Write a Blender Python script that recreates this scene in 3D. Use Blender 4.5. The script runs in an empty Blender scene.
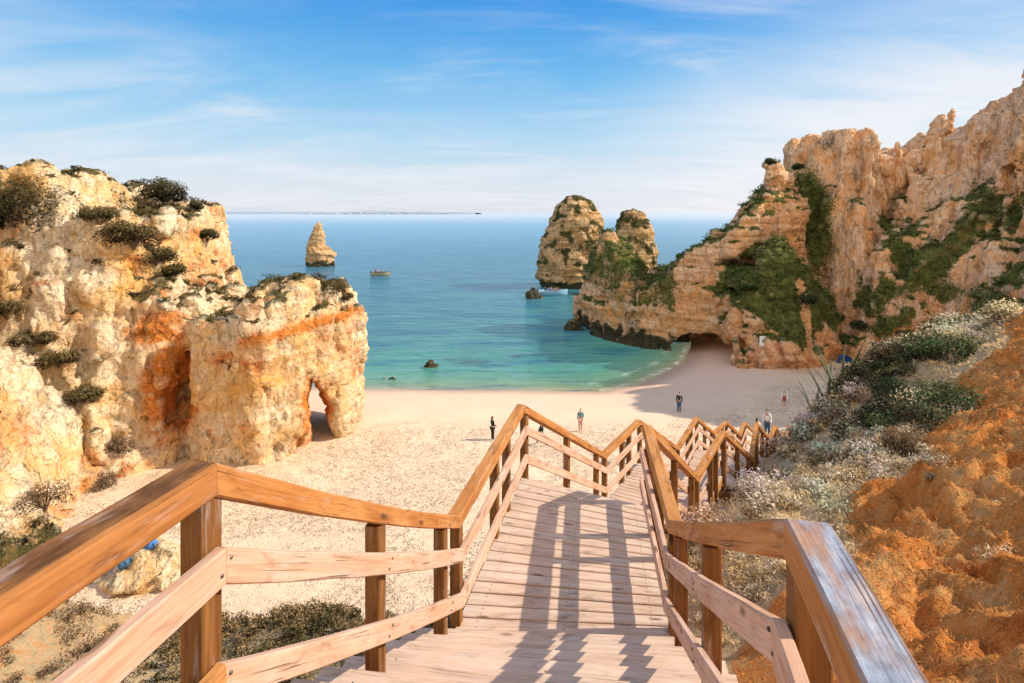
import bpy, math, random
import numpy as np
from mathutils import Vector
random.seed(7); RNG = np.random.default_rng(7)
CZ = 18.0            # eye height above the sea; geometry below is written relative to the eye and lifted at the end
F = 559.0
scene = bpy.context.scene
COL = scene.collection
rad = math.radians

# ------------------------------------------------------------------ noise
_perm = np.random.default_rng(3).permutation(256).astype(np.int32)
_g = np.random.default_rng(4).normal(size=(256, 3)).astype(np.float32)
_g /= np.linalg.norm(_g, axis=1)[:, None]
def perlin(p, seed=0):
    p = np.asarray(p, np.float32) + np.float32(seed * 17.31)
    i = np.floor(p).astype(np.int32); f = p - i
    u = f * f * f * (f * (f * 6 - 15) + 10)
    out = np.zeros(len(p), np.float32)
    for dx in (0, 1):
        hx = _perm[(i[:, 0] + dx) & 255]; wx = u[:, 0] if dx else 1 - u[:, 0]
        for dy in (0, 1):
            hy = _perm[(hx + i[:, 1] + dy) & 255]; wy = u[:, 1] if dy else 1 - u[:, 1]
            for dz in (0, 1):
                h = _perm[(hy + i[:, 2] + dz) & 255]; wz = u[:, 2] if dz else 1 - u[:, 2]
                g = _g[h]
                out += wx * wy * wz * (g[:, 0] * (f[:, 0] - dx) + g[:, 1] * (f[:, 1] - dy) + g[:, 2] * (f[:, 2] - dz))
    return out * 1.5
def fbm(p, octs=4, seed=0, gain=.5, ridged=False):
    p = np.asarray(p, np.float32); a = 1.; s = 0; t = 0
    for o in range(octs):
        n = perlin(p, seed + o)
        s = s + a * ((1 - 2 * np.abs(n)) if ridged else n); t += a
        p = p * 2.03; a *= gain
    return s / t
_r4 = np.random.default_rng(9).random((256, 4)).astype(np.float32)
def facets(P, scale, seed=0):
    """tilted flat blocks: each Voronoi cell is a plane with its own offset and slope"""
    p = np.asarray(P, np.float32) * np.array(scale, np.float32) + np.float32(seed * 7.7); i = np.floor(p).astype(np.int32)
    best = np.full(len(p), 1e9, np.float32); out = np.zeros(len(p), np.float32)
    for dx in (-1, 0, 1):
        for dy in (-1, 0, 1):
            for dz in (-1, 0, 1):
                c = i + np.array([dx, dy, dz]); h = _perm[(_perm[(_perm[(c[:, 0] + seed) & 255] + c[:, 1]) & 255] + c[:, 2]) & 255]
                v = p - c - _r4[h][:, :3]; d = (v * v).sum(1); m = d < best
                best = np.where(m, d, best); out = np.where(m, (v * _g[h]).sum(1) * .8 + _r4[h][:, 3] - .5, out)
    return out
def sstep(a, b, x):
    t = np.clip((x - a) / (b - a), 0, 1); return t * t * (3 - 2 * t)

# ------------------------------------------------------------------ interpolation / 2D helpers
class TPS:
    def __init__(s, pts, smooth=.02):
        P = np.array(pts, float); s.c = P[:, :2]; n = len(P)
        A = np.zeros((n + 3, n + 3)); A[:n, :n] = s.k(np.linalg.norm(s.c[:, None] - s.c[None], axis=2)) + smooth * np.eye(n)
        A[:n, n] = 1; A[:n, n + 1:] = s.c; A[n, :n] = 1; A[n + 1:, :n] = s.c.T
        s.w = np.linalg.solve(A, np.concatenate([P[:, 2], [0, 0, 0]]))
    @staticmethod
    def k(r): return np.where(r > 1e-6, r * r * np.log(np.maximum(r, 1e-6)), 0) * .01
    def __call__(s, x, y):
        sh = np.shape(x); q = np.stack([np.ravel(x), np.ravel(y)], 1); out = np.zeros(len(q)); n = len(s.c)
        for a in range(0, len(q), 40000):
            b = q[a:a + 40000]
            out[a:a + 40000] = s.k(np.linalg.norm(b[:, None] - s.c[None], axis=2)) @ s.w[:n] + s.w[n] + b @ s.w[n + 1:]
        return out.reshape(sh)
def idw(pts, x, y, p=3.):
    num = 0; den = 0
    for (a, b, z) in pts:
        w = 1 / (((x - a) ** 2 + (y - b) ** 2) ** (p / 2) + 1e-3); num = num + w * z; den = den + w
    return num / den
def poly_sdf(poly, x, y):
    P = np.array(poly, float); d = np.full(np.shape(x), 1e9); s = np.ones(np.shape(x))
    for i in range(len(P)):
        a = P[i]; b = P[i - 1]; e = b - a; wx = x - a[0]; wy = y - a[1]
        t = np.clip((wx * e[0] + wy * e[1]) / (e @ e), 0, 1)
        d = np.minimum(d, (wx - e[0] * t) ** 2 + (wy - e[1] * t) ** 2)
        c1 = y >= a[1]; c2 = y < b[1]; c3 = e[0] * wy > e[1] * wx
        s = np.where((c1 & c2 & c3) | (~c1 & ~c2 & ~c3), -s, s)
    return s * np.sqrt(d)
def line_sdf(pl, x, y):      # positive on the right-hand side of the polyline (the land), negative over the sea
    P = np.array(pl, float); best = np.full(np.shape(x), 1e18); sg = np.ones(np.shape(x))
    for a, b in zip(P[:-1], P[1:]):
        e = b - a; wx = x - a[0]; wy = y - a[1]
        t = np.clip((wx * e[0] + wy * e[1]) / (e @ e), 0, 1)
        d = (wx - e[0] * t) ** 2 + (wy - e[1] * t) ** 2
        s = np.where(e[0] * wy - e[1] * wx < 0, 1., -1.)
        m = d < best - 1e-9; best = np.where(m, d, best); sg = np.where(m, s, sg)
    return sg * np.sqrt(best)

# ------------------------------------------------------------------ mesh helpers
def np_mesh(name, v, f, attrs=None, smooth=True):
    v = np.ascontiguousarray(v, np.float32); f = np.ascontiguousarray(f, np.int32); k = f.shape[1]
    me = bpy.data.meshes.new(name)
    me.vertices.add(len(v)); me.vertices.foreach_set('co', v.ravel())
    me.loops.add(f.size); me.loops.foreach_set('vertex_index', f.ravel())
    me.polygons.add(len(f)); me.polygons.foreach_set('loop_start', np.arange(0, f.size, k, dtype=np.int32))
    try: me.polygons.foreach_set('loop_total', np.full(len(f), k, np.int32))
    except Exception: pass
    if smooth: me.polygons.foreach_set('use_smooth', np.ones(len(f), bool))
    for n, a in (attrs or {}).items(): add_attr(me, n, a)
    me.update(calc_edges=True); me.validate()
    return me
def add_attr(me, n, a):
    a = np.ascontiguousarray(a, np.float32)
    if a.ndim == 1: me.attributes.new(n, 'FLOAT', 'POINT').data.foreach_set('value', a)
    elif a.shape[1] == 3: me.attributes.new(n, 'FLOAT_VECTOR', 'POINT').data.foreach_set('vector', a.ravel())
    else: me.attributes.new(n, 'FLOAT_COLOR', 'POINT').data.foreach_set('color', a.ravel())
def link(name, me, mat=None, parent=None):
    o = bpy.data.objects.new(name, me); COL.objects.link(o)
    if mat is not None:
        for m in (mat if isinstance(mat, (list, tuple)) else [mat]): me.materials.append(m)
    if parent is not None: o.parent = parent
    return o
def empty(name, loc=(0, 0, 0), rz=0):
    o = bpy.data.objects.new(name, None); COL.objects.link(o); o.location = loc; o.rotation_euler[2] = rz
    o.empty_display_size = .2
    return o
def tag(o, label=None, cat=None, group=None, kind=None):
    for k, v in (('label', label), ('category', cat), ('group', group), ('kind', kind)):
        if v: o[k] = v
    return o
def grid_faces(nx, ny):
    i, j = np.meshgrid(np.arange(nx - 1), np.arange(ny - 1), indexing='ij'); a = i * ny + j
    return np.stack([a, a + ny, a + ny + 1, a + 1], -1).reshape(-1, 4)
class MB:                                    # collects shapes; build() links them as ONE mesh
    def __init__(s): s.v = []; s.f = []; s.gc = []; s.mi = []
    def add(s, v, f, gc=None, mi=0):
        b = len(s.v); s.v += [tuple(p) for p in v]; s.f += [tuple(b + i for i in q) for q in f]
        s.gc += [tuple(p) for p in (gc if gc is not None else v)]; s.mi += [mi] * len(f)
    def build(s, name, mat, parent=None, smooth=False):
        me = bpy.data.meshes.new(name); me.from_pydata(s.v, [], s.f); me.update()
        add_attr(me, 'gc', np.array(s.gc, np.float32).reshape(-1, 3))
        if smooth: me.polygons.foreach_set('use_smooth', np.ones(len(me.polygons), bool))
        me.polygons.foreach_set('material_index', np.array(s.mi, np.int32))
        return link(name, me, mat, parent)
    def rings(s, rings, gcr=None, caps=True, mi=0):
        n = len(rings[0]); v = [p for r in rings for p in r]; f = []
        for i in range(len(rings) - 1):
            for j in range(n):
                f.append((i * n + j, i * n + (j + 1) % n, (i + 1) * n + (j + 1) % n, (i + 1) * n + j))
        if caps:
            f.append(tuple(range(n))[::-1]); f.append(tuple(range((len(rings) - 1) * n, len(rings) * n)))
        s.add(v, f, [p for r in gcr for p in r] if gcr else None, mi)
    def tube(s, pts, radii, n=8, mi=0):
        R = []
        for i, p in enumerate(pts):
            p = Vector(p); t = (Vector(pts[min(i + 1, len(pts) - 1)]) - Vector(pts[max(i - 1, 0)])).normalized()
            a = t.orthogonal().normalized(); b = t.cross(a)
            r = radii[i] if hasattr(radii, '__len__') else radii
            R.append([p + a * (r * math.cos(k * math.tau / n)) + b * (r * math.sin(k * math.tau / n)) for k in range(n)])
        s.rings(R, mi=mi)
def sec8(w, h, c):                           # chamfered rectangle section, w sideways, h vertical
    a, b = w / 2, h / 2
    return [(-a + c, -b), (a - c, -b), (a, -b + c), (a, b - c), (a - c, b), (-a + c, b), (-a, b - c), (-a, -b + c)]
def beam(mb, p0, p1, w, h, n0=None, n1=None, c=.008, div=1, sag=0., wob=0.):
    """beam from p0 to p1 (centres); ends cut along the side vectors n0, n1 (mitres); section upright"""
    p0 = Vector(p0); p1 = Vector(p1); d = p1 - p0; L = d.length
    t = Vector((d.x, d.y, 0)).normalized() if Vector((d.x, d.y, 0)).length > 1e-5 else Vector((0, 1, 0))
    side = Vector((t.y, -t.x, 0)); n0 = n0 or side; n1 = n1 or side
    upv = Vector((0, 0, 1))
    off = random.uniform(0, 90); R = []; G = []; sec = sec8(w, h, c)
    for i in range(div + 1):
        u = i / div; n = n0.lerp(n1, u); q = p0.lerp(p1, u) - upv * (sag * 4 * u * (1 - u))
        wz = random.uniform(-wob, wob); wx = random.uniform(-wob, wob)
        R.append([q + n * (a + wx) + upv * (b + wz) for a, b in sec]); G.append([(u * L + off, a + off, b) for a, b in sec])
    mb.rings(R, G)
def post(mb, base, top, s, ang=0.):
    off = random.uniform(0, 90); R = []; G = []
    ca, sa = math.cos(ang), math.sin(ang)
    for z in (base[2], top[2]):
        R.append([Vector((base[0] + a * ca - b * sa, base[1] + a * sa + b * ca, z)) for a, b in sec8(s, s, .008)])
        G.append([(z + off, a + off, b) for a, b in sec8(s, s, .008)])
    mb.rings(R, G)

# ------------------------------------------------------------------ materials
class M:
    def __init__(s, name, rough=.8, spec=.3):
        s.m = bpy.data.materials.new(name); s.m.use_nodes = True; s.nt = s.m.node_tree
        s.b = s.nt.nodes['Principled BSDF']; s.b.inputs['Roughness'].default_value = rough
        s.b.inputs['Specular IOR Level'].default_value = spec
    def n(s, t, **kw):
        nd = s.nt.nodes.new(t)
        for k, v in kw.items(): setattr(nd, k, v)
        return nd
    def L(s, a, b):
        if isinstance(a, (int, float)): b.default_value = a
        elif isinstance(a, tuple): b.default_value = a if len(a) == len(b.default_value) else (*a, 1)
        else: s.nt.links.new(a, b)
    def attr(s, name, out='Fac'): return s.n('ShaderNodeAttribute', attribute_name=name).outputs[out]
    def obj(s): return s.n('ShaderNodeTexCoord').outputs['Object']
    def mapv(s, v, sc=(1, 1, 1), loc=(0, 0, 0)):
        nd = s.n('ShaderNodeMapping'); s.L(v, nd.inputs['Vector']); nd.inputs['Scale'].default_value = sc; nd.inputs['Location'].default_value = loc
        return nd.outputs[0]
    def noise(s, v, scale, detail=4, rough=.55, dist=0.):
        nd = s.n('ShaderNodeTexNoise'); s.L(v, nd.inputs['Vector']); nd.inputs['Scale'].default_value = scale
        nd.inputs['Detail'].default_value = detail; nd.inputs['Roughness'].default_value = rough; nd.inputs['Distortion'].default_value = dist
        return nd.outputs['Fac']
    def voro(s, v, scale, feat='F1', out='Distance', rnd=1.):
        nd = s.n('ShaderNodeTexVoronoi', feature=feat); s.L(v, nd.inputs['Vector']); nd.inputs['Scale'].default_value = scale
        nd.inputs['Randomness'].default_value = rnd
        return nd.outputs[out]
    def math(s, op, a, b=0., c=None, clamp=False):
        nd = s.n('ShaderNodeMath', operation=op, use_clamp=clamp); s.L(a, nd.inputs[0]); s.L(b, nd.inputs[1])
        if c is not None: s.L(c, nd.inputs[2])
        return nd.outputs[0]
    def ss(s, v, a, b, lo=0., hi=1.):
        nd = s.n('ShaderNodeMapRange', interpolation_type='SMOOTHSTEP'); s.L(v, nd.inputs[0])
        for i, x in enumerate((a, b, lo, hi)): nd.inputs[i + 1].default_value = x
        return nd.outputs[0]
    def mix(s, f, a, b, mode='MIX'):
        nd = s.n('ShaderNodeMix', data_type='RGBA', blend_type=mode); s.L(f, nd.inputs[0]); s.L(a, nd.inputs[6]); s.L(b, nd.inputs[7])
        return nd.outputs[2]
    def ramp(s, f, stops):
        nd = s.n('ShaderNodeValToRGB'); s.L(f, nd.inputs[0]); e = nd.color_ramp.elements
        while len(e) < len(stops): e.new(.5)
        for x, (p, c) in zip(e, stops): x.position = p; x.color = (*c, 1)
        return nd.outputs[0]
    def sep(s, v):
        nd = s.n('ShaderNodeSeparateXYZ'); s.L(v, nd.inputs[0]); return nd.outputs
    def bump(s, h, dist, strength=1., prev=None):
        nd = s.n('ShaderNodeBump'); s.L(h, nd.inputs['Height']); nd.inputs['Distance'].default_value = dist; s.L(strength, nd.inputs['Strength'])
        if prev is not None: s.L(prev, nd.inputs['Normal'])
        return nd.outputs[0]
    def out(s, col=None, nor=None, rough=None):
        if col is not None: s.L(col, s.b.inputs['Base Color'])
        if nor is not None: s.L(nor, s.b.inputs['Normal'])
        if rough is not None: s.L(rough, s.b.inputs['Roughness'])
        return s.m

def mat_wood(name, c0, c1, c2, weather=0., crk=.75, wcol=((.09, .10, .13), (.30, .36, .45), (.55, .60, .66))):
    m = M(name, .8, .15); g = m.attr('gc', 'Vector')
    a = m.noise(m.mapv(g, (1.2, 22, 22)), 1.0, 6, .6, .8)
    b = m.noise(m.mapv(g, (5, 120, 120)), 1.0, 3, .6)
    big = m.noise(m.mapv(g, (1.5, 3, 3)), 1.0, 3)
    knots = m.voro(m.mapv(g, (2.2, 7, 7)), 1.0)
    c = m.ramp(a, [(.25, c0), (.5, c1), (.75, c2)])
    c = m.mix(m.ss(b, .3, .75, 0, .35), c, tuple(x * .55 for x in c0), 'MIX')
    c = m.mix(m.ss(big, .35, .7, 0, .55), c, c2)
    c = m.mix(m.ss(knots, .05, .2, .85, 0), c, tuple(x * .35 for x in c0))
    if weather:
        up = m.sep(m.n('ShaderNodeNewGeometry').outputs['Normal'])[2]
        w = m.math('MULTIPLY', m.ss(up, .5, .9), m.ss(m.noise(m.mapv(g, (4, 16, 16)), 1, 5), .3, .62, .25, 1.))
        gb = m.ramp(m.noise(m.mapv(g, (7, 14, 14)), 1, 6, .7), [(.32, wcol[0]), (.5, wcol[1]), (.68, wcol[2])])
        c = m.mix(m.math('MULTIPLY', w, weather), c, gb)
    stain = m.noise(m.mapv(g, (3.2, 9, 9)), 1., 5, .65, .6); c = m.mix(m.ss(stain, .52, .72, 0, .6), c, tuple(x * .5 for x in c0))
    c = m.mix(m.ss(m.noise(m.mapv(g, (2.4, 12, 12), (7, 3, 1)), 1., 5, .7), .54, .72, 0, .55), c, tuple(.35 * x + .38 for x in c1))
    crack = m.noise(m.mapv(g, (.9, 45, 45)), 1., 4, .5, 1.2); ck = m.math('MULTIPLY', m.ss(crack, .63, .68), m.ss(big, .4, .6))
    c = m.mix(m.math('MULTIPLY', ck, crk), c, tuple(x * .25 for x in c0))
    h = m.math('SUBTRACT', m.math('ADD', m.math('MULTIPLY', a, .6), m.math('MULTIPLY', b, .4)), ck)
    return m.out(c, m.bump(h, .006, .8), m.ss(a, .2, .8, .72, .92))
W_RAIL = mat_wood('rail_timber', (.30, .10, .025), (.56, .22, .06), (.68, .33, .12))
W_TOP = mat_wood('weathered_top_timber', (.32, .11, .03), (.56, .22, .06), (.66, .32, .12), .92)
W_TOPB = mat_wood('brown_top_timber', (.22, .075, .02), (.46, .17, .045), (.58, .26, .09), .95, .75, ((.05, .022, .008), (.12, .05, .018), (.24, .11, .045)))
W_PALE = mat_wood('pale_timber', (.48, .24, .13), (.72, .42, .27), (.82, .55, .42))
W_POST = mat_wood('post_timber', (.09, .034, .010), (.25, .10, .028), (.37, .17, .055))
W_DECK = mat_wood('deck_timber', (.46, .29, .19), (.72, .49, .35), (.82, .62, .47), 0., .5)
def mat_metal():
    m = M('bolt_steel', .45, .5); m.b.inputs['Metallic'].default_value = .8
    return m.out(m.ramp(m.noise(m.obj(), 40), [(.3, (.05, .045, .04)), (.7, (.16, .13, .11))]))
STEEL = mat_metal()

def mat_cliff(name, pale, cream, ochre, orange, grassy, sat=1.):
    m = M(name, .92, .15); o = m.obj()
    n1 = m.noise(o, .22, 6, .6, .6); n2 = m.noise(o, 1.1, 6, .65, .4); n3 = m.noise(o, 5., 5, .7)
    st = m.noise(m.mapv(o, (.10, .10, 1.5)), 1., 5, .6, .5)
    st2 = m.noise(m.mapv(o, (.5, .5, .09)), 1., 5, .6, .3)
    c = m.ramp(m.math('ADD', m.math('MULTIPLY', n1, .62), m.math('MULTIPLY', n2, .38)), [(.34, ochre), (.45, cream), (.54, pale)])
    sa = m.attr('strat'); c = m.mix(m.math('MULTIPLY', m.ss(st, .46, .6, 0, .6), sa), c, tuple(x * .72 for x in ochre))
    c = m.mix(m.math('MULTIPLY', m.ss(st2, .52, .66, 0, .65), m.math('SUBTRACT', 1.15, sa)), c, tuple(x * .8 for x in ochre))
    st3 = m.noise(m.mapv(o, (1.3, 1.3, .12)), 1., 5, .65, .5); c = m.mix(m.math('MULTIPLY', m.ss(st3, .52, .68, 0, .6), m.math('SUBTRACT', 1.1, sa)), c, tuple(x * .55 for x in ochre))
    om = m.math('ADD', m.attr('orange'), m.math('MULTIPLY', m.math('SUBTRACT', n2, .5), 1.3))
    oc = m.ramp(n3, [(.3, tuple(x * .62 for x in orange)), (.6, orange)])
    c = m.mix(m.ss(om, .26, .74), c, oc)
    c = m.mix(m.ss(n3, .58, .74, 0, .35), c, tuple(x * 1.12 for x in pale))
    pit = m.voro(m.mapv(o, (1, 1, 1.6)), 2.3); pit2 = m.math('MULTIPLY', m.ss(pit, .12, .34, 1, 0), m.ss(n2, .5, .62))
    c = m.mix(m.math('MULTIPLY', pit2, .35), c, tuple(x * .5 for x in ochre))
    vm = m.math('ADD', m.attr('veg'), m.math('MULTIPLY', m.math('SUBTRACT', n3, .5), 1.7))
    vc = m.ramp(n2, [(.35, tuple(x * .5 for x in grassy)), (.52, grassy), (.68, (grassy[0] * 1.7, grassy[1] * 1.45, grassy[2] * 1.3))])
    c = m.mix(m.ss(vm, .34, .74), c, vc)
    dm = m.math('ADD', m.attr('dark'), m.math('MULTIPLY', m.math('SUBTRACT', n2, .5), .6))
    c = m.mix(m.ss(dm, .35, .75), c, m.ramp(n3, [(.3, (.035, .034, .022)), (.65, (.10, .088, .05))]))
    ckv = m.voro(m.mapv(o, (1, 1, .45)), .8, 'DISTANCE_TO_EDGE'); wv = m.math('ADD', ckv, m.math('MULTIPLY', m.math('SUBTRACT', n3, .5), .5))
    ck = m.math('MULTIPLY', m.ss(wv, .0, .07, 1, 0), m.ss(n1, .45, .6)); c = m.mix(m.math('MULTIPLY', ck, .4), c, tuple(x * .45 for x in ochre))
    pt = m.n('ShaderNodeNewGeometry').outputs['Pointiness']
    c = m.mix(m.ss(pt, .47, .34, 0, .45), c, tuple(x * .34 for x in ochre)); c = m.mix(m.ss(pt, .53, .62, 0, .45), c, tuple(min(.97, x * 1.1) for x in pale))  # occlusion-like shading put into the colour: hollows darker, edges paler
    wp = m.n('ShaderNodeVectorMath', operation='MULTIPLY_ADD'); wn = m.n('ShaderNodeTexNoise'); m.L(o, wn.inputs['Vector']); wn.inputs['Scale'].default_value = .9; wn.inputs['Detail'].default_value = 4
    m.L(wn.outputs['Color'], wp.inputs[0]); wp.inputs[1].default_value = (1.1, 1.1, 1.1); m.L(o, wp.inputs[2])
    def chip(sc_):
        vd = m.n('ShaderNodeTexVoronoi', distance='CHEBYCHEV'); m.L(m.mapv(wp.outputs[0], (1, 1, .75)), vd.inputs['Vector']); vd.inputs['Scale'].default_value = sc_; return vd.outputs['Distance']
    nb = m.bump(n2, .25, 1.); nb = m.bump(chip(.8), .55, 1., nb); nb = m.bump(chip(2.1), .22, 1., nb); nb = m.bump(n3, .12, .8, nb); nb = m.bump(ck, .3, .7, nb); nb = m.bump(m.noise(o, 18, 4, .7), .05, .8, nb)
    nb = m.bump(st, .4, m.math('MULTIPLY', sa, .8), nb); nb = m.bump(st2, .5, m.math('SUBTRACT', 1., sa), nb); nb = m.bump(pit2, .2, .6, nb)
    return m.out(c, nb)
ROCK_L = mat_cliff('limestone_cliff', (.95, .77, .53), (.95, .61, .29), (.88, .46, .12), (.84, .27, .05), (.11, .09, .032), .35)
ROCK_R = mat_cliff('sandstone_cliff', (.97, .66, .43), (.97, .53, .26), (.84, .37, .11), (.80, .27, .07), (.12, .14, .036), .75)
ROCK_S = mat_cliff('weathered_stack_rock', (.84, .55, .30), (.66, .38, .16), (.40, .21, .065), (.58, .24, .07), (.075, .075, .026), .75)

def mat_sand():
    m = M('beach_sand', .95, .15); o = m.obj(); d = m.attr('shore')
    n = m.noise(o, .35, 5); f = m.noise(o, 9, 4, .7)
    zone = m.math('MULTIPLY', m.ss(m.math('ADD', d, m.math('MULTIPLY', n, 8)), 13, 19), 1.)
    warp = m.n('ShaderNodeVectorMath', operation='ADD'); m.L(o, warp.inputs[0])
    w = m.n('ShaderNodeTexNoise'); m.L(o, w.inputs['Vector']); w.inputs['Scale'].default_value = 5.
    m.L(w.outputs['Color'], warp.inputs[1])
    v1 = m.voro(warp.outputs[0], 3.4, 'SMOOTH_F1'); v2 = m.voro(warp.outputs[0], 6.2)
    dim = m.math('ADD', m.ss(v1, .05, .42), m.math('MULTIPLY', m.ss(v2, .05, .4), .5))
    c = m.ramp(n, [(.3, (.80, .57, .38)), (.7, (.93, .70, .48))])
    c = m.mix(m.ss(d, 4, 15, .8, 0), c, (.86, .57, .41))
    c = m.mix(m.ss(f, .55, .75, 0, .3), c, (.68, .46, .28))
    hole = m.math('MULTIPLY', m.math('MULTIPLY', m.ss(v2, .08, .34, 1, 0), m.ss(m.noise(o, 4., 2), .42, .54)), zone)
    c = m.mix(m.math('MULTIPLY', hole, .62), c, (.46, .29, .15))  # shade of the footprint dimples tinted into the sand colour
    wet = m.math('ADD', d, m.math('MULTIPLY', m.math('SUBTRACT', n, .5), 2.))
    c = m.mix(m.ss(wet, .4, 3.4, .75, 0), c, (.50, .34, .23))
    c = m.mix(m.ss(m.noise(m.mapv(o, (1, 1, 1)), .9, 6, .7), .62, .70, 0, .25), c, (.55, .37, .22))
    tram = m.ss(m.noise(o, .22, 4, .6, 1.), .36, .58, .35, 1.); zone = m.math('MULTIPLY', zone, tram); st = m.math('ADD', m.math('MULTIPLY', zone, .95), .12)
    nb = m.bump(dim, .11, st); nb = m.bump(f, .03, .6, nb)
    return m.out(c, nb, m.ss(wet, .2, 2., .45, .95))
SAND = mat_sand()

def mat_earth():
    m = M('hillside_earth', .95, .1); o = m.obj()
    n1 = m.noise(o, .8, 6, .62, .5); n2 = m.noise(o, 3.5, 6, .68, .6); n3 = m.noise(m.mapv(o, (1, 1, .5)), 14, 5, .7); n4 = m.noise(o, 45, 3, .7)
    earth = m.ramp(m.math('ADD', m.math('MULTIPLY', n1, .45), m.math('MULTIPLY', n2, .55)), [(.36, (.66, .17, .035)), (.47, (.95, .34, .075)), (.58, (.97, .49, .17)), (.68, (.97, .66, .34))])
    straw = m.ramp(n2, [(.3, (.55, .36, .17)), (.5, (.86, .63, .36)), (.7, (.95, .78, .55))])
    om = m.math('ADD', m.attr('orange'), m.math('MULTIPLY', m.math('SUBTRACT', n2, .5), 1.2))
    c = m.mix(m.ss(om, .35, .62), straw, earth)
    vm = m.math('ADD', m.attr('veg'), m.math('MULTIPLY', m.math('SUBTRACT', n3, .5), .8))
    c = m.mix(m.ss(vm, .4, .65), c, m.ramp(n3, [(.35, (.05, .04, .015)), (.65, (.16, .115, .045))]))
    c = m.mix(m.ss(n4, .52, .72, 0, .4), c, (.90, .52, .22))
    c = m.mix(m.ss(n3, .28, .44, .3, 0), c, (.42, .13, .03))
    nb = m.bump(n2, .25, .9); nb = m.bump(n3, .09, 1., nb); nb = m.bump(n4, .03, 1., nb)
    return m.out(c, nb)
EARTH = mat_earth()

def mat_sea():
    m = M('sea_water', .12, .5); m.b.inputs['IOR'].default_value = 1.33
    pos = m.n('ShaderNodeNewGeometry').outputs['Position']; xyz = m.sep(pos)
    d = m.math('MULTIPLY', m.attr('shore'), -1)
    n = m.noise(m.mapv(pos, (.03, .07, .03)), 1, 4); nn = m.noise(m.mapv(pos, (.06, .16, .06)), 1, 5, .6)
    dd = m.math('ADD', d, m.math('MULTIPLY', m.math('MULTIPLY', m.math('SUBTRACT', n, .5), 1.4), d))
    lg = m.math('LOGARITHM', m.math('MAXIMUM', dd, .3), 10.)
    t = m.ss(lg, -.52, 3.6); t = m.math('DIVIDE', m.math('ADD', lg, .52), 4.1)
    c = m.ramp(t, [(.06, (.42, .38, .22)), (.20, (.22, .36, .21)), (.33, (.10, .34, .26)), (.43, (.07, .28, .26)), (.54, (.055, .21, .26)), (.66, (.05, .20, .31)), (.78, (.11, .30, .45)), (.88, (.15, .32, .47)), (1., (.24, .38, .54))])  # last stops pale towards the horizon: distance haze put into the colour
    patch = m.math('MULTIPLY', m.ss(nn, .48, .60), m.math('MULTIPLY', m.ss(d, 4, 10), m.ss(d, 60, 150, 1, 0)))
    c = m.mix(m.math('MULTIPLY', patch, .75), c, (.03, .155, .24))
    rip = m.noise(m.mapv(pos, (.10, .55, .3)), 1, 5, .7, .5); c = m.mix(m.math('MULTIPLY', m.ss(rip, .5, .68), m.ss(xyz[1], 60, 700, .55, .25)), c, (.02, .12, .20)); c = m.mix(m.math('MULTIPLY', m.ss(rip, .48, .3), .3), c, (.30, .48, .52))  # dark and pale ripple streaks painted in for reflections on the waves
    rk = m.math('MULTIPLY', m.ss(m.noise(m.mapv(pos, (.1, .1, .1)), 1, 5), .58, .68), m.math('MULTIPLY', m.ss(d, 1, 4), m.ss(d, 14, 24, 1, 0)))
    c = m.mix(m.math('MULTIPLY', rk, .6), c, (.05, .13, .10))
    fn = m.noise(m.mapv(pos, (.5, .5, .5)), 1, 5, .7)
    dw = m.math('ADD', d, m.math('MULTIPLY', m.math('SUBTRACT', m.noise(m.mapv(pos, (.12, .12, .1)), 1, 3), .5), 2.5))
    foam = m.math('MAXIMUM', m.math('MULTIPLY', m.ss(dw, .0, .35), m.ss(dw, .35, 1.1, 1, 0)), m.math('MULTIPLY', m.math('MULTIPLY', m.ss(dw, 2.0, 2.6), m.ss(dw, 2.6, 3.4, 1, 0)), .6))
    foam = m.math('MULTIPLY', m.math('MULTIPLY', foam, m.ss(fn, .46, .64)), m.ss(xyz[0], 2, 14, .18, .75))
    c = m.mix(foam, c, (.85, .85, .82))
    w1 = m.noise(m.mapv(pos, (.22, .75, .5)), 1, 4, .6, .4); w2 = m.noise(m.mapv(pos, (1.1, 2.8, 1)), 1, 3, .6)
    m.L(c, m.b.inputs['Emission Color']); m.b.inputs['Emission Strength'].default_value = .38  # water glows faintly in its own colour to weaken shadows cast on it
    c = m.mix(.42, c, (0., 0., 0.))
    fade = m.ss(xyz[1], 60, 1500, 1., .04)
    nb = m.bump(w1, .9, m.math('MULTIPLY', fade, .7)); nb = m.bump(w2, .16, m.math('MULTIPLY', fade, .8), nb)
    rg = m.ss(xyz[1], 60, 3000, .22, .10)
    return m.out(c, nb, m.math('ADD', rg, m.math('MULTIPLY', foam, .6)))
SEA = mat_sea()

def mat_leaf():
    m = M('foliage', .75, .2); c = m.attr('lc', 'Color')
    mul = m.ss(m.noise(m.obj(), 3, 3), .3, .7, .75, 1.2)
    c2 = m.mix(1., c, m.n('ShaderNodeCombineColor').outputs[0], 'MULTIPLY')
    cc = m.nt.nodes[-1] if False else None
    v = m.n('ShaderNodeVectorMath', operation='SCALE'); m.L(c, v.inputs[0]); m.L(mul, v.inputs['Scale'])
    tr = m.n('ShaderNodeBsdfTranslucent'); m.L(v.outputs[0], tr.inputs[0]); m.L(v.outputs[0], m.b.inputs['Base Color'])
    mx = m.n('ShaderNodeMixShader'); mx.inputs[0].default_value = .22
    m.L(m.b.outputs[0], mx.inputs[1]); m.L(tr.outputs[0], mx.inputs[2])
    m.L(mx.outputs[0], m.nt.nodes['Material Output'].inputs[0])
    return m.m
LEAF = mat_leaf()
_flat = {}
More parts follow.
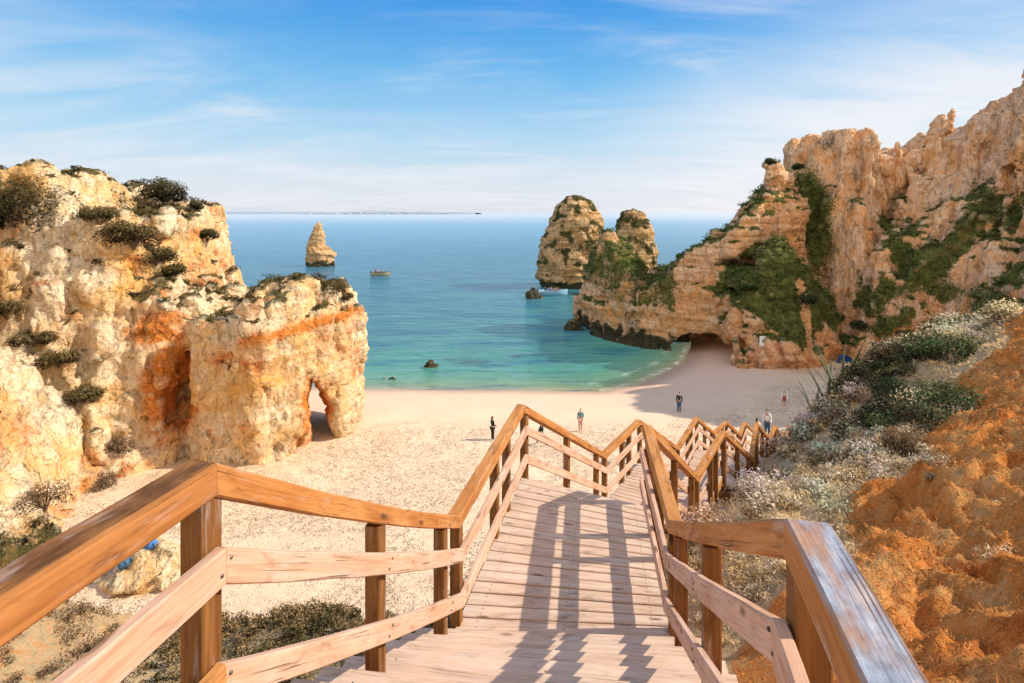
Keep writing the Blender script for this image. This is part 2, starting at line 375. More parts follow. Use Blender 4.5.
def paint(name, c, rough=.7, var=.18):
    if name in _flat: return _flat[name]
    m = M(name, rough, .3); n = m.noise(m.obj(), 14, 4)
    _flat[name] = m.out(m.ramp(n, [(.3, tuple(x * (1 - var) for x in c)), (.7, tuple(min(1, x * (1 + var)) for x in c))]), m.bump(n, .01, .3))
    return _flat[name]
BARK = paint('twig_bark', (.16, .11, .07), .9)

# ------------------------------------------------------------------ surface nets
def surface_nets(D, org, h):
    S = D < 0; nx, ny, nz = D.shape
    cnt = np.zeros((nx - 1, ny - 1, nz - 1), np.int8)
    for a in (0, 1):
        for b in (0, 1):
            for c in (0, 1): cnt += S[a:nx - 1 + a, b:ny - 1 + b, c:nz - 1 + c]
    act = (cnt > 0) & (cnt < 8); ix = np.argwhere(act); idx = np.full(act.shape, -1, np.int32); idx[act] = np.arange(len(ix))
    cs = [(a, b, c) for a in (0, 1) for b in (0, 1) for c in (0, 1)]
    val = np.stack([D[ix[:, 0] + a, ix[:, 1] + b, ix[:, 2] + c] for a, b, c in cs], 1)
    P = np.zeros((len(ix), 3)); W = np.zeros(len(ix))
    for i, A in enumerate(cs):
        for j, B in enumerate(cs):
            if j > i and sum(abs(p - q) for p, q in zip(A, B)) == 1:
                va, vb = val[:, i], val[:, j]; m = (va < 0) != (vb < 0)
                t = np.where(m, va / np.where(m, va - vb, 1), 0)
                P += m[:, None] * (np.array(A) + t[:, None] * (np.array(B) - np.array(A))); W += m
    V = (ix + P / W[:, None]) * h + np.array(org); Q = []
    for ax in range(3):
        sl0 = [slice(None)] * 3; sl1 = [slice(None)] * 3; sl0[ax] = slice(0, -1); sl1[ax] = slice(1, None)
        e = S[tuple(sl0)] != S[tuple(sl1)]; q = np.argwhere(e); u, v = (ax + 1) % 3, (ax + 2) % 3
        lim = np.array(act.shape); ok = (q[:, u] > 0) & (q[:, v] > 0) & (q[:, u] < lim[u]) & (q[:, v] < lim[v]); q = q[ok]
        c = []
        for du, dv in ((1, 1), (0, 1), (0, 0), (1, 0)):
            r = q.copy(); r[:, u] -= du; r[:, v] -= dv; c.append(idx[r[:, 0], r[:, 1], r[:, 2]])
        f = np.stack(c, 1); fl = ~S[q[:, 0], q[:, 1], q[:, 2]]; f[fl] = f[fl][:, ::-1]; Q.append(f)
    return V, np.concatenate(Q)
def vnormals(V, Q):
    n = np.cross(V[Q[:, 2]] - V[Q[:, 0]], V[Q[:, 3]] - V[Q[:, 1]]); N = np.zeros_like(V)
    for k in range(4): np.add.at(N, Q[:, k], n)
    return N / np.maximum(np.linalg.norm(N, axis=1), 1e-9)[:, None]
def smin(a, b, k):
    h = np.clip(.5 + .5 * (b - a) / k, 0, 1); return b * (1 - h) + a * h - k * h * (1 - h)
class Solid:
    def __init__(s, x, y, z, h):
        s.h = h; s.ax = [np.arange(a, b, h) for a, b in (x, y, z)]; s.org = (x[0], y[0], z[0])
        s.X, s.Y = np.meshgrid(s.ax[0], s.ax[1], indexing='ij'); s.D = np.full((*s.X.shape, len(s.ax[2])), 50., np.float32)
    def block(s, poly, top, k=.15, base=-16.5, join=1.2, bulge=None):
        """footprint polygon at the base, leaning in by k per metre of height, under a top surface"""
        p = poly_sdf(poly, s.X, s.Y)
        if callable(top): T = top(s.X, s.Y)
        elif isinstance(top, (int, float)): T = np.full(s.X.shape, float(top))
        else: T = idw(top, s.X, s.Y)
        Z = s.ax[2][None, None, :]
        side = (p[..., None] + k * (Z - base)) / math.sqrt(1 + k * k)
        if bulge is not None: side = side + bulge(Z)
        d = np.maximum(side, (Z - T[..., None]) * .8)
        s.D = smin(s.D, d.astype(np.float32), join) if join else np.minimum(s.D, d)
    def carve(s, fn, k=.8):
        Xs, Ys, Zs = s.X[..., None], s.Y[..., None], s.ax[2][None, None, :]
        s.D = -smin(-s.D, fn(Xs, Ys, Zs).astype(np.float32), k)
    def mesh(s, rough):
        """rough(points) -> outward displacement, applied inside a band around the surface"""
        m = np.abs(s.D) < 2.6; i = np.argwhere(m); P = i * s.h + np.array(s.org)
        s.D[m] -= rough(P).astype(np.float32)
        for fn in getattr(s, 'post', []): s.D = np.maximum(s.D, -fn(s.X[..., None], s.Y[..., None], s.ax[2][None, None, :]).astype(np.float32))
        s.D[[0, -1]] = 1; s.D[:, [0, -1]] = 1; s.D[:, :, [0, -1]] = 1
        return surface_nets(s.D, s.org, s.h)
def keep_big(V, Q, least=400):               # drop loose crumbs
    lab = np.arange(len(V))
    for _ in range(200):
        m = lab[Q].min(1); new = lab.copy()
        for k in range(4): np.minimum.at(new, Q[:, k], m)
        new = new[new]
        if (new == lab).all(): break
        lab = new
    u, inv, c = np.unique(lab, return_inverse=True, return_counts=True); ok = c[inv] >= least
    Q = Q[ok[Q[:, 0]]]; re = np.cumsum(ok) - 1
    return V[ok], re[Q]

# ------------------------------------------------------------------ leaves
def leaf_quads(C, Nn, size, col, aspect=.5):
    """one bent diamond leaf per centre"""
    n = len(C); a = np.cross(Nn, RNG.normal(size=(n, 3))); a /= np.linalg.norm(a, axis=1)[:, None] + 1e-9
    b = np.cross(Nn, a); sz = np.broadcast_to(size, (n,))[:, None]
    V = np.stack([C - a * sz, C - b * sz * aspect + Nn * sz * .15, C + a * sz, C + b * sz * aspect + Nn * sz * .15], 1).reshape(-1, 3)
    return V, np.arange(4 * n).reshape(n, 4), np.repeat(col, 4, 0)
def blades(C, D, length, width, col):
    """thin upright blades (a quad tapering to the tip)"""
    n = len(C); L = np.broadcast_to(length, (n,))[:, None]; W = np.broadcast_to(width, (n,))[:, None]
    s = np.cross(D, RNG.normal(size=(n, 3))); s /= np.linalg.norm(s, axis=1)[:, None] + 1e-9
    V = np.stack([C - s * W, C + s * W, C + D * L + s * W * .25, C + D * L - s * W * .25], 1).reshape(-1, 3)
    return V, np.arange(4 * n).reshape(n, 4), np.repeat(col, 4, 0)
def unit(n):
    v = RNG.normal(size=(n, 3)); return v / np.linalg.norm(v, axis=1)[:, None]
def rgba(c, n, var=.3):
    k = np.clip(1 + var * RNG.normal(size=(n, 1)), .35, 1.9); return np.concatenate([np.array(c)[None] * k, np.ones((n, 1))], 1)
def bush_cloud(c, r, n, lo, hi, leaf=.05, flat=.8, lobes=6):
    """leaves clustered on several uneven lobes of one bush; hi colour towards the top and outside"""
    c = np.array(c, float); lc = unit(lobes) * np.array([.62, .62, .45 * flat]) * r; lc[:, 2] = np.abs(lc[:, 2]) + .25 * r * flat
    lr = r * RNG.uniform(.32, .55, lobes); k = RNG.integers(0, lobes, n); u = unit(n)
    q = lc[k] + u * (lr[k] * RNG.uniform(.55, 1.08, n))[:, None] * np.array([1, 1, flat])
    q[:, 2] = np.maximum(q[:, 2], -.05)
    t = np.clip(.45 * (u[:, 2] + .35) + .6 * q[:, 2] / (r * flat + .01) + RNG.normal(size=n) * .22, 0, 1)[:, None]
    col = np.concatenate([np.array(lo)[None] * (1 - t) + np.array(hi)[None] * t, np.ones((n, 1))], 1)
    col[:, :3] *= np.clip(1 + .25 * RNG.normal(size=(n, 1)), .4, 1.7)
    nn = u + .7 * unit(n); nn /= np.linalg.norm(nn, axis=1)[:, None]
    return leaf_quads(c + q, nn, leaf * RNG.uniform(.6, 1.4, n), col, .45)
def merge(parts):
    V, Q, Cc = [], [], []; b = 0
    for v, q, c in parts: V.append(v); Q.append(q + b); Cc.append(c); b += len(v)
    return np.concatenate(V), np.concatenate(Q), np.concatenate(Cc)
def foliage(name, parts, parent=None):
    V, Q, C = merge(parts); me = np_mesh(name, V, Q, {'lc': C}, smooth=False)
    return link(name, me, LEAF, parent)
def make_bush(name, loc, r, n, lo, hi, label, cat='bush', leaf=.05, flat=.8, lobes=6, group=None):
    root = empty(name, loc); tag(root, label, cat, group)
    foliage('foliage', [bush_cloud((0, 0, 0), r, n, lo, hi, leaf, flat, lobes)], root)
    mb = MB()
    for i in range(7):
        a = i * .9 + random.random(); q = r * random.uniform(.4, .75)
        mb.tube([(0, 0, -.25), (math.cos(a) * q * .4, math.sin(a) * q * .4, r * .3 * flat), (math.cos(a) * q, math.sin(a) * q, r * .75 * flat)], [.035 * r + .006, .02 * r + .004, .006], 5)
    mb.build('stem', BARK, root)
    return root

exec_parts = []
# ================================================================== PATH DATA (relative to the eye)
Lp = [(-1.50, -.5, -.84), (-.99, 1.88, -.84), (-.45, 4.86, -2.63), (.18, 7.66, -2.63), (1.87, 11.09, -4.77), (2.97, 12.88, -4.77), (4.50, 15.0, -6.28),
      (5.73, 17.2, -6.28), (6.77, 18.6, -7.30), (7.57, 19.6, -7.30), (8.63, 21.06, -8.34), (9.33, 22.3, -8.34), (11.26, 24.6, -10.1), (12.2, 25.8, -10.1), (15.4, 29.6, -13.0)]
Rp = [(.24, -.75, -.84), (.75, 1.54, -.84), (1.337, 4.79, -2.63), (1.62, 6.95, -2.63), (3.28, 10.19, -4.77), (4.57, 12.29, -4.77), (6.1, 14.4, -6.28),
      (7.27, 16.8, -6.28), (8.3, 18.2, -7.30), (8.98, 19.25, -7.30), (10.04, 20.7, -8.34), (10.8, 22.0, -8.34), (12.7, 24.3, -10.1), (13.6, 25.5, -10.1), (16.8, 29.3, -13.0)]
RH = 1.0             # rail height above the boards
SHORE = [(-90, 66), (-40, 59), (-15, 57), (0, 56.6), (8.8, 56.2), (13.4, 58.5), (17.3, 63), (21, 68), (24, 75), (27, 84), (40, 110)]
def beach_z(x, y):
    d = line_sdf(SHORE, x, y)
    return np.where(d > 0, -18 + 2.05 * (1 - np.exp(-np.maximum(d, 0) / 11)), -18 + .12 * d)
HILL = [(0, -3, -2.1), (0, 0, -2.3), (-.1, 1.7, -2.45), (.45, 4.8, -4.3), (.9, 7.3, -4.4), (2.6, 10.6, -6.6), (3.8, 12.6, -6.7), (5.3, 14.7, -8.1), (6.5, 17, -8.2), (8.3, 19.4, -9.1), (10, 22.1, -10.2), (12.9, 25.6, -11.9), (16.2, 29.5, -14.5), (18.5, 33, -16.6),
        (1.9, 1.0, -1.9), (1.6, 2.3, -2.35), (2.95, 3.4, -2.6), (4, 3, -2.05), (3.47, 5.2, -3.35), (7.3, 8, -2.7), (7, 6, -1.95), (7.2, 9, -3.34), (4, 7.5, -3.6), (9.2, 11, -2.6), (10.7, 12, -2.45), (13.3, 15, -3.3), (6.4, 11.5, -4.8), (9, 16, -5.9), (4.4, 10.4, -6.9), (5.3, 12.0, -7.4),
        (12.2, 19.6, -7.0), (12.7, 22, -8.6), (12.9, 25, -10.2), (15, 20, -5.9), (16, 25, -9.5), (18, 30, -13.6), (22, 20, -6.2), (25, 26, -11), (18, 14, -3.8), (14, 9, -1.7), (10, 4, -1.1), (20, 34, -16.6), (5, -1, -1.4), (12, -3, .3), (26, 10, -3), (28, 33, -16),
        (-1.8, 0, -2.8), (-3, 2, -4.4), (-1.6, 4.8, -5.3), (-4, 4, -7), (-1.6, 9, -7.2), (-1, 12, -9.2), (0, 15, -11.2), (3, 17.6, -11.2), (5, 21, -12.8), (8, 25, -14.3), (10, 28, -16), (-4, 8, -9.4), (-5, 12, -12.4), (-3, 16, -12.5), (-1, 19, -14.4), (-8, 6, -11), (-8.5, 12, -12.9), (-11.7, 17, -13.7), (-9.6, 20, -14.9), (-6, 17, -13.1), (-7, 20.6, -15.0), (-3, 21.3, -16.0), (-8, 23, -16.9), (-12, 23, -17), (4, 25, -16.8),
        (-16.5, 19, -13.0), (-13, 20.5, -15.6), (-13, 8, -12), (-20, 13, -11), (-24, 18, -10.2), (-28, 10, -8), (-19, 23, -16.4), (-5, -3, -5), (-14, -3, -9), (-28, -3, -6), (12, 31, -17), (0, 30, -18), (-10, 30, -18), (-24, 29, -17), (26, 38, -18)]
hill_f = TPS(HILL)
SUN_AZ, SUN_EL = rad(1), rad(37.5)     # azimuth measured from +X towards +Y

# ================================================================== SETTING
def build_beach():
    xs = np.arange(-50, 62, .3); ys = np.arange(13, 92, .3); X, Y = np.meshgrid(xs, ys, indexing='ij')
    d = line_sdf(SHORE, X, Y); Z = beach_z(X, Y)
    p = np.stack([X.ravel(), Y.ravel(), 0 * X.ravel()], 1)
    amp = sstep(4, 18, d.ravel()); Z = Z + (fbm(p * .12, 3, 5) * .35 * amp + fbm(p * .9, 3, 9) * .09 * amp).reshape(Z.shape)
    me = np_mesh('beach', np.stack([X, Y, Z], -1).reshape(-1, 3), grid_faces(*X.shape), {'shore': d.ravel()})
    tag(link('beach', me, SAND), kind='structure', label='pale trodden sand of the cove below the cliffs')
def orange_mask(x, y):
    x = np.asarray(x, float); y = np.asarray(y, float)
    fy = .35 + .28 * np.sin(x * 2.1 + y) + .2 * np.sin(x * 5.3 - y * 2.2) + np.interp(x, [0, 1.35, 3.86, 7.2, 10, 14], [2.0, 3.35, 5.75, 8.6, 10.7, 12.7])
    right = sstep(.5, -.5, y - fy) * sstep(.3, .6, x - np.interp(y, [-3, 1.5, 4.8, 8], [.3, .6, 1.2, 2]))
    left = sstep(-9, -12, x) * sstep(9, 13, y)
    return np.maximum(right, left * .42)
def hill_height(x, y):
    x = np.asarray(x, float); y = np.asarray(y, float); z = hill_f(x, y)
    p = np.stack([x.ravel(), y.ravel(), z.ravel()], 1)
    dst = np.full(x.size, 9.)
    for a, b in zip(Lp[:-1], Lp[1:]):
        for (c, d) in ((a, b),):
            pass
    st = np.min([np.hypot(p[:, 0] - (a[0] + b[0]) / 2, p[:, 1] - (a[1] + b[1]) / 2) for a, b in zip(Lp, Rp)] +
                [np.hypot(p[:, 0] - (a[0] + b[0] + c[0] + d[0]) / 4, p[:, 1] - (a[1] + b[1] + c[1] + d[1]) / 4) for a, b, c, d in zip(Lp[:-1], Rp[:-1], Lp[1:], Rp[1:])], 0)
    k = sstep(1.2, 2.6, st)
    n = fbm(p * .35, 4, 21) * .75 + fbm(p * 1.3, 4, 31, ridged=True) * .15 * (1 + .3 * orange_mask(p[:, 0], p[:, 1])) + fbm(p * np.array([4., 4., 2.]), 4, 41, ridged=True) * (.08 + .1 * orange_mask(p[:, 0], p[:, 1])) + facets(p, (.9, .9, .9), 23) * .10 * orange_mask(p[:, 0], p[:, 1]) + fbm(np.stack([(p[:, 0] + p[:, 1] * .5) * 1.1, (p[:, 1] - p[:, 0] * .4) * .35, p[:, 2] * 0], 1), 3, 47, ridged=True) * .16 * orange_mask(p[:, 0], p[:, 1])
    n = n - .08 * orange_mask(p[:, 0], p[:, 1])
    return z + (n * k).reshape(z.shape)
def build_hill():
    xs = np.concatenate([np.arange(-32, -3, .25), np.arange(-3, 0, .12), np.arange(0, 9, .055), np.arange(9, 12, .1), np.arange(12, 32, .25)])
    ys = np.concatenate([np.arange(-4, 1, .25), np.arange(1, 9.5, .05), np.arange(9.5, 11, .1), np.arange(11, 40, .2)])
    X, Y = np.meshgrid(xs, ys, indexing='ij'); Z = hill_height(X, Y)
    v = np.stack([X, Y, Z], -1).reshape(-1, 3)
    x, y = v[:, 0], v[:, 1]
    veg = np.where(x < np.interp(y, [0, 5, 10, 20, 30], [-.6, -.4, .8, 6.5, 14]), sstep(-12, -9, x) * .55 + .0, .12)
    ridge = (x > np.interp(y, [0, 5, 10, 20, 30], [1.2, 1.8, 3.5, 10, 16])) & (y > 8)
    veg = np.where(ridge, .42, veg)
    me = np_mesh('hillside', v, grid_faces(*X.shape), {'orange': orange_mask(x, y), 'veg': veg})
    tag(link('hillside', me, EARTH), kind='structure', label='orange earth slope beside the wooden stairs')
def build_sea():
    gx = np.geomspace(4, 60000, 34); xs = np.concatenate([(-92 - gx)[::-1], np.arange(-92, 72, 1.), 72 + gx])
    ys = np.concatenate([np.arange(40, 240, 1.), 240 + np.geomspace(3, 90000, 44)])
    X, Y = np.meshgrid(xs, ys, indexing='ij'); d = np.clip(line_sdf(SHORE, X, Y), -90000, 50)
    me = np_mesh('sea', np.stack([X, Y, X * 0 - 18.], -1).reshape(-1, 3), grid_faces(*X.shape), {'shore': d.ravel()})
    tag(link('sea', me, SEA), kind='structure', label='calm turquoise to blue sea water')

def strata(P, amp=.35, f=1.1, seed=50):
    w = fbm(P * np.array([.06, .06, .06]), 2, seed) * 1.2
    q = np.stack([P[:, 0] * .10, P[:, 1] * .10, P[:, 2] * f + w], 1)
    return fbm(q, 3, seed + 3) * amp
def flutes(P, amp=1., f=.28, seed=70):
    q = np.stack([P[:, 0] * f, P[:, 1] * f, P[:, 2] * f * .16], 1)
    return fbm(q, 4, seed, ridged=True) * amp
CLIFF_PTS = {}
def finish_cliff(name, V, Q, mat, fine, masks):
    V, Q = keep_big(V, Q); N = vnormals(V, Q); V = V + N * fine(V, N)[:, None]; N = vnormals(V, Q)
    at = masks(V, N); me = np_mesh(name, V, Q, at); CLIFF_PTS[name] = (V, N, at)
    return link(name, me, mat)
def ell(P, c, r): return np.sqrt((((P - np.array(c)) / np.array(r)) ** 2).sum(1))

def left_cliff():
    s = Solid((-52, -8.5), (13, 69), (-19, 8), .26)
    topB = [(-32, 35, 2.4), (-33, 42, 2.6), (-33.3, 49, 1.6), (-30.6, 50, .8), (-29.2, 55, -.2), (-28, 57, -1.4), (-38, 30, 3.5), (-45, 60, 1.5), (-29, 41, -1.8), (-28.0, 46, -1.2), (-45, 40, 4), (-31, 62, -1.6), (-34, 38, 2.8), (-36, 44, 2.2), (-36, 54, 1.2)]
    s.block([(-52, 33), (-30, 33), (-26, 34.5), (-23.8, 36), (-22.5, 38), (-23.5, 43), (-23, 48), (-24, 54), (-26.5, 59), (-33, 66), (-52, 68)], topB, .26)
    s.block([(-52, 13), (-20, 15), (-20.5, 21), (-22, 27), (-24, 32), (-25, 36), (-36, 42), (-52, 42)], [(-30, 24, 0), (-26, 32, -2.5), (-34, 34, 1.6), (-40, 26, 3.0), (-45, 20, 2), (-29, 36, -.5)], .60, join=1.)
    arm = [(-27, 36.6), (-21.5, 37.6), (-19.5, 36.6), (-16.6, 36.7), (-15.1, 38.6), (-14.0, 39.9), (-12.8, 41.0), (-12.6, 44.0), (-14.2, 46.3), (-20, 46), (-27, 46)]
    topA = [(-20.5, 41, -7.6), (-18.2, 41, -6.6), (-16.6, 41.5, -5.7), (-15.9, 42, -4.6), (-14.5, 42, -4.7), (-13.2, 42.2, -5.7), (-12.3, 42.6, -7.2), (-11.6, 43, -9.2), (-24, 40, -6), (-17, 38, -7.3), (-20, 38, -7.6), (-14, 46, -6.2)]
    s.block(arm, topA, .035, join=.9, bulge=lambda Z: -.6 * np.exp(-((Z + 10.2) / 2.8) ** 2) + .2 * np.cos((Z + 11) * 1.1))
    def tunnel(x, y, z):
        dx, dy = -.40, .917; rx, ry = x + 13.65, y - 39.5; a = rx * dy - ry * dx
        hgt = -16.9; top = -11.3
        w = 1.15 * np.sqrt(np.clip(1 - (np.clip(z - hgt, 0, 9) / (top - hgt)) ** 2.2, 0.0, 1)) + .02
        return np.maximum(np.abs(a + .18 * (z + 14)) - w, z - top)
    s.carve(tunnel, .35)
    s.post = [lambda x, y, z: tunnel(x, y, z) + .22 + .1 * np.sin(z * 2.1 + y)]
    def cave(x, y, z):
        return (np.sqrt(((x + 22.3) / 1.5 - .2 * (z + 12)) ** 2 + ((y - 36.9) / 3.0) ** 2 + ((z + 12.3) / 3.3) ** 2) - 1) * 1.5
    s.carve(cave, .5)
    s.carve(lambda x, y, z: (np.sqrt(((x + 18.6) / 1.6) ** 2 + ((y - 36.4) / .8) ** 2 + ((z + 10.2 - .25 * (x + 18.6)) / .55) ** 2) - 1) * .6, .3)
    V, Q = s.mesh(lambda P: fbm(P * .16, 4, 11) * 1.0 + flutes(P, .95, .34) - .3 + strata(P, .35, .9) + facets(P, (.22, .22, .14), 3) * .65 + fbm(P * .5, 3, 15, ridged=True) * .1 - .05)
    def fine(V, N): return facets(V + fbm(V * .6, 2, 88)[:, None] * .5, (.7, .7, .45), 5) * .30 + facets(V, (2.1, 2.1, 1.5), 8) * .09 + fbm(V * 1.6, 4, 90, ridged=True) * .12 + flutes(V, .22, 1.1, 97)
    def masks(V, N):
        n = fbm(V * .3, 4, 120); up = N[:, 2]
        band = 1 - np.abs((V[:, 2] + 8.0 - .14 * (V[:, 0] + 16)) / 1.1)
        o = np.maximum.reduce([1.25 - ell(V, (-22.4, 37.2, -11.6), (2.3, 3.2, 4.6)), 1.35 - ell(V, (-14.2, 41.0, -13.6), (1.5, 3.4, 2.9)),
                               sstep(-18.5, -17, V[:, 0]) * np.clip(band, 0, 1) * .8 * (V[:, 1] < 44), .75 - ell(V, (-18.5, 36.8, -9.4), (2.2, 2, 1.6)) * .5,
                               .9 - ell(V, (-23.5, 37, -7.6), (2, 2.6, 1.6)) * .5, np.clip(.25 + n * .9, 0, .48)])
        veg = sstep(.5, .82, up + n * .55) * .85
        veg = np.maximum(veg, 1.15 - ell(V, (-29.5, 45, .2), (2.6, 4, 2.6)) * .8 + n * .6) * (V[:, 2] > -7.5)
        # scrub band running down the near spur
        t = (V[:, 2] + 4) / -8.5; ln = np.abs(V[:, 0] + 30.5 - 7.4 * np.clip(t, -.2, 1.2)) - 1.0
        veg = np.maximum(veg, sstep(.9, -.4, ln + n) * (V[:, 1] < 34) * .85)
        veg = np.where(V[:, 1] < 24, np.maximum(veg, .2 + n * .7), veg)
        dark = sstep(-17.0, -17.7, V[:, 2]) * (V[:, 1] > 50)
        return {'orange': np.clip(o, 0, 1), 'veg': np.clip(veg, 0, 1), 'dark': dark, 'strat': .25 + .3 * sstep(-22, -18, V[:, 0])}
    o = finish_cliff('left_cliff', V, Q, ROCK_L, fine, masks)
    tag(o, kind='structure', label='sunlit cream limestone cliff with a small rock arch, left of the beach')

def right_cliff():
    s = Solid((8.5, 63), (36, 102), (-19.2, 22), .34)
    ledge = [(9.8, 91), (10.6, 87), (12.7, 80.5), (16.8, 74.2), (20, 72.2), (23.5, 70), (26.6, 66.3), (30, 66), (36, 70), (39, 77), (36, 84), (24, 92), (12, 95)]
    topC = [(11, 88, -13.6), (14, 82, -13.2), (18.7, 77.5, -12.0), (20.3, 76, -9.6), (22.6, 75, -6.4), (24.5, 74, -5.2), (27, 72, -3.6), (30.2, 71, .3), (31.6, 71, 1.6), (33.0, 71.0, 5.6), (34.6, 71.5, 6.8), (36.2, 72.5, 6.2), (36.5, 80, 2), (32, 80, -4), (28, 84, -7), (20, 86, -12)]
    s.block(ledge, topC, .10, join=1., bulge=lambda Z: np.where(Z < -15.2, .5, 0) * np.clip((-15.2 - Z) / 1.5, 0, 1))
    s.block([(11.0, 89.5), (12.2, 84.5), (14.4, 80.8), (18.8, 77.6), (21.4, 79), (19, 88), (14, 92)], [(14.9, 86, -2.2), (14.3, 86, -2.6), (13.2, 86, -6.5), (16, 84, -4.6), (17.6, 82, -8.), (19.2, 80, -11)], .12, base=-13, join=.8)
    # main fluted cliff curving round to the right
    s.block([(41.4, 72), (42.2, 68.2), (43.8, 66.6), (46.6, 69), (47.2, 74), (42, 75)], [(43.2, 70, 8.8), (44.4, 71, 7.4), (46.6, 72, 4.5), (42, 72, 7.5)], .10, base=-9, join=.5)
    face = [(40.3, 69), (41, 66.2), (44.2, 65), (46.6, 66.6), (49, 64.5), (50, 61), (48.6, 58), (47.5, 55), (48, 50), (50, 45), (54, 41), (64, 37), (64, 102), (58, 101), (44.5, 78), (41.5, 73)]
    topM = [(41.6, 71.5, 7.2), (43, 71, 7.9), (44.4, 71, 7.2), (46.8, 71, 5.4), (48.6, 71.5, 3.4), (50.4, 71.5, 3.2), (51.6, 70, 5.8), (53, 69.5, 6.0), (52.4, 66, 5.6), (52.6, 63.5, 7.8), (51.6, 60.5, 7.3), (51.4, 59, 8.4), (51, 57.5, 9.6), (51.6, 55, 10.8), (53, 52, 12.5), (54, 47, 13.5), (58.5, 60, 16), (63, 52, 19), (63, 44, 18), (63, 66, 18), (62, 76, 12), (44, 85, 5), (56, 66, 8.5), (47, 78, 4), (52, 78, 3)]
    s.block(face, topM, .30, base=-9, join=1.0)
    s.block([(30.2, 71), (31.5, 68.6), (35.6, 68.4), (38.6, 70.5), (39.5, 77), (33.5, 78)], [(32.6, 71, 6.2), (34.2, 71, 7.2), (36.2, 71, 6.6), (36, 75, 6.8), (31, 70.5, 3.5)], .10, base=-12, join=1.)
    # gully at the back, lower red foothills in front
    s.block([(34.5, 71.2), (42, 71), (49, 84), (42, 84)], [(37.0, 75, 7.0), (38.5, 76, 6.6), (41, 75, 7.2), (38, 73.5, 2), (38, 72, -4), (43, 80, 8)], .06, base=-12, join=1.5)
    s.block([(37, 61.5), (39.5, 58.5), (41.5, 53), (41, 46), (43, 40), (50, 36), (64, 30), (64, 75), (37, 75)], [(41, 66, -7.5), (47, 65, -4.5), (48, 58, -1.8), (47, 50, -.8), (52, 44, 1), (38, 66, -9)], .56, base=-16.3, join=1.6)
    # grassy mound with an ochre foot
    def mound(x, y):
        r = np.sqrt(((x - 31.3) / 7.4) ** 2 + ((y - 66.2) / 6.6) ** 2)
        return -3.2 - 10.2 * r ** 1.35 + .5 * np.clip(30 - x, 0, 5)
    s.block([(24.6, 64.5), (25.0, 61.6), (27.5, 60.0), (30, 59.2), (33.5, 60.5), (36.6, 62.2), (38, 64), (39, 71), (27, 71)], mound, .10, base=-16.3, join=.7)
    def cave(x, y, z):
        u = np.sqrt(((x - 24.2) / 4.2) ** 2 + ((z + 18.2) / 3.7) ** 2); return np.maximum((u - 1) * 2.6, np.abs(y - 70.5) - 7)
    s.carve(cave, .5); s.post = [lambda x, y, z: cave(x, y, z) + .3]
    # recesses between the beds of the headland
    for zz, xx in ((-9.2, 27), (-10.6, 26), (-12.2, 25), (-6.3, 28)):
        s.carve(lambda x, y, z, zz=zz, xx=xx: (np.sqrt(((x - xx) / 3.8) ** 2 + ((y - 67.2) / 1.7) ** 2 + ((z - zz - .05 * (x - xx)) / .42) ** 2) - 1) * .45, .25)
    def spurs(P):
        sh = .62 * sstep(45, 49, P[:, 0]); q = np.stack([(P[:, 0] - sh * (P[:, 2] + 8)) * .17, P[:, 1] * .17, P[:, 2] * .02], 1)
        return fbm(q, 4, 270, ridged=True, gain=.45)
    def rough(P):
        R_ = sstep(38, 42, P[:, 0]); tooth = sstep(3.2, 1.6, np.hypot(P[:, 0] - 44, P[:, 1] - 67.5)) * sstep(-8, -4, P[:, 2])
        return (fbm(P * .14, 3, 211) * 1.1 + (spurs(P) * 5.4 - 1.3) * R_ * (1 - .8 * tooth) + facets(P, (.24, .24, .12), 13) * .8 + flutes(P, .9, .5, 275) * R_
                + strata(P, .85, .7, 250) * (1 - R_) + (np.abs(fbm(P * np.array([.35, .35, .1]), 3, 217)) * 2.2 - .7) * sstep(0, 4, P[:, 2]))
    V, Q = s.mesh(rough)
    def fine(V, N): return facets(V, (.7, .7, .4), 17) * .3 + facets(V, (1.6, 1.6, 1.1), 19) * .16 + fbm(V * 1.0, 4, 290, ridged=True) * .16 + strata(V, .25, 2.2, 295) * sstep(42, 36, V[:, 0])
    def masks(V, N):
        n = fbm(V * .22, 4, 320); n2 = fbm(V * .8, 3, 330); up = N[:, 2]; x, y, z = V.T
        veg = sstep(.5, .8, up + n * .6) * sstep(6.5, 3, z) * .9
        veg = np.maximum(veg, sstep(.15, .62, up + n * .7 + n2 * .2) * (x < 37) * (z > -13.5) * .8)          # moss on the headland slopes
        veg = np.where((x < 21) & (z > -12.2) & (y < 95), np.maximum(veg, .56 + n * .9), veg)
        low = np.interp(x, [24.5, 27, 29, 32, 36, 38], [-10.5, -11.6, -13.6, -14.6, -13.6, -12.5])
        mm = sstep(2.4, 1.2, np.abs(z - mound(x, y))) * sstep(-.3, .3, z - low + n2 * 1.2) * (y < 71) * (x < 39) * (x > 25.2)
        veg = np.maximum(veg, mm)
        veg = np.where((np.abs(x - 32.2 - .1 * (z + 9) + .5 * n2) < .55) & (z < -7.5) & (y < 66), .25, veg)
        veg = np.maximum(veg, (1.35 - ell(V, (39.0, 73, -1), (1.9, 5, 9))) * 1.2 + n * .5)          # the gully
        sp = spurs(V); fo = sstep(.55, .2, sp + n * .45) * sstep(46, 48.5, x) * sstep(4.5, 1, z) * sstep(-12, -8, z)   # green in the gullies between spurs
        fo = np.maximum(fo, sstep(.35, -.1, np.abs(z + 8.5 - .2 * (x - 41)) / 3 - .3 + n) * sstep(39.5, 41, x) * .9)
        veg = np.maximum(veg, fo * .85)
        u, v = 512 + F * x / y, 213 - F * z / y; nw = n * 26 + n2 * 12          # green runs down the gullies of the big cliff
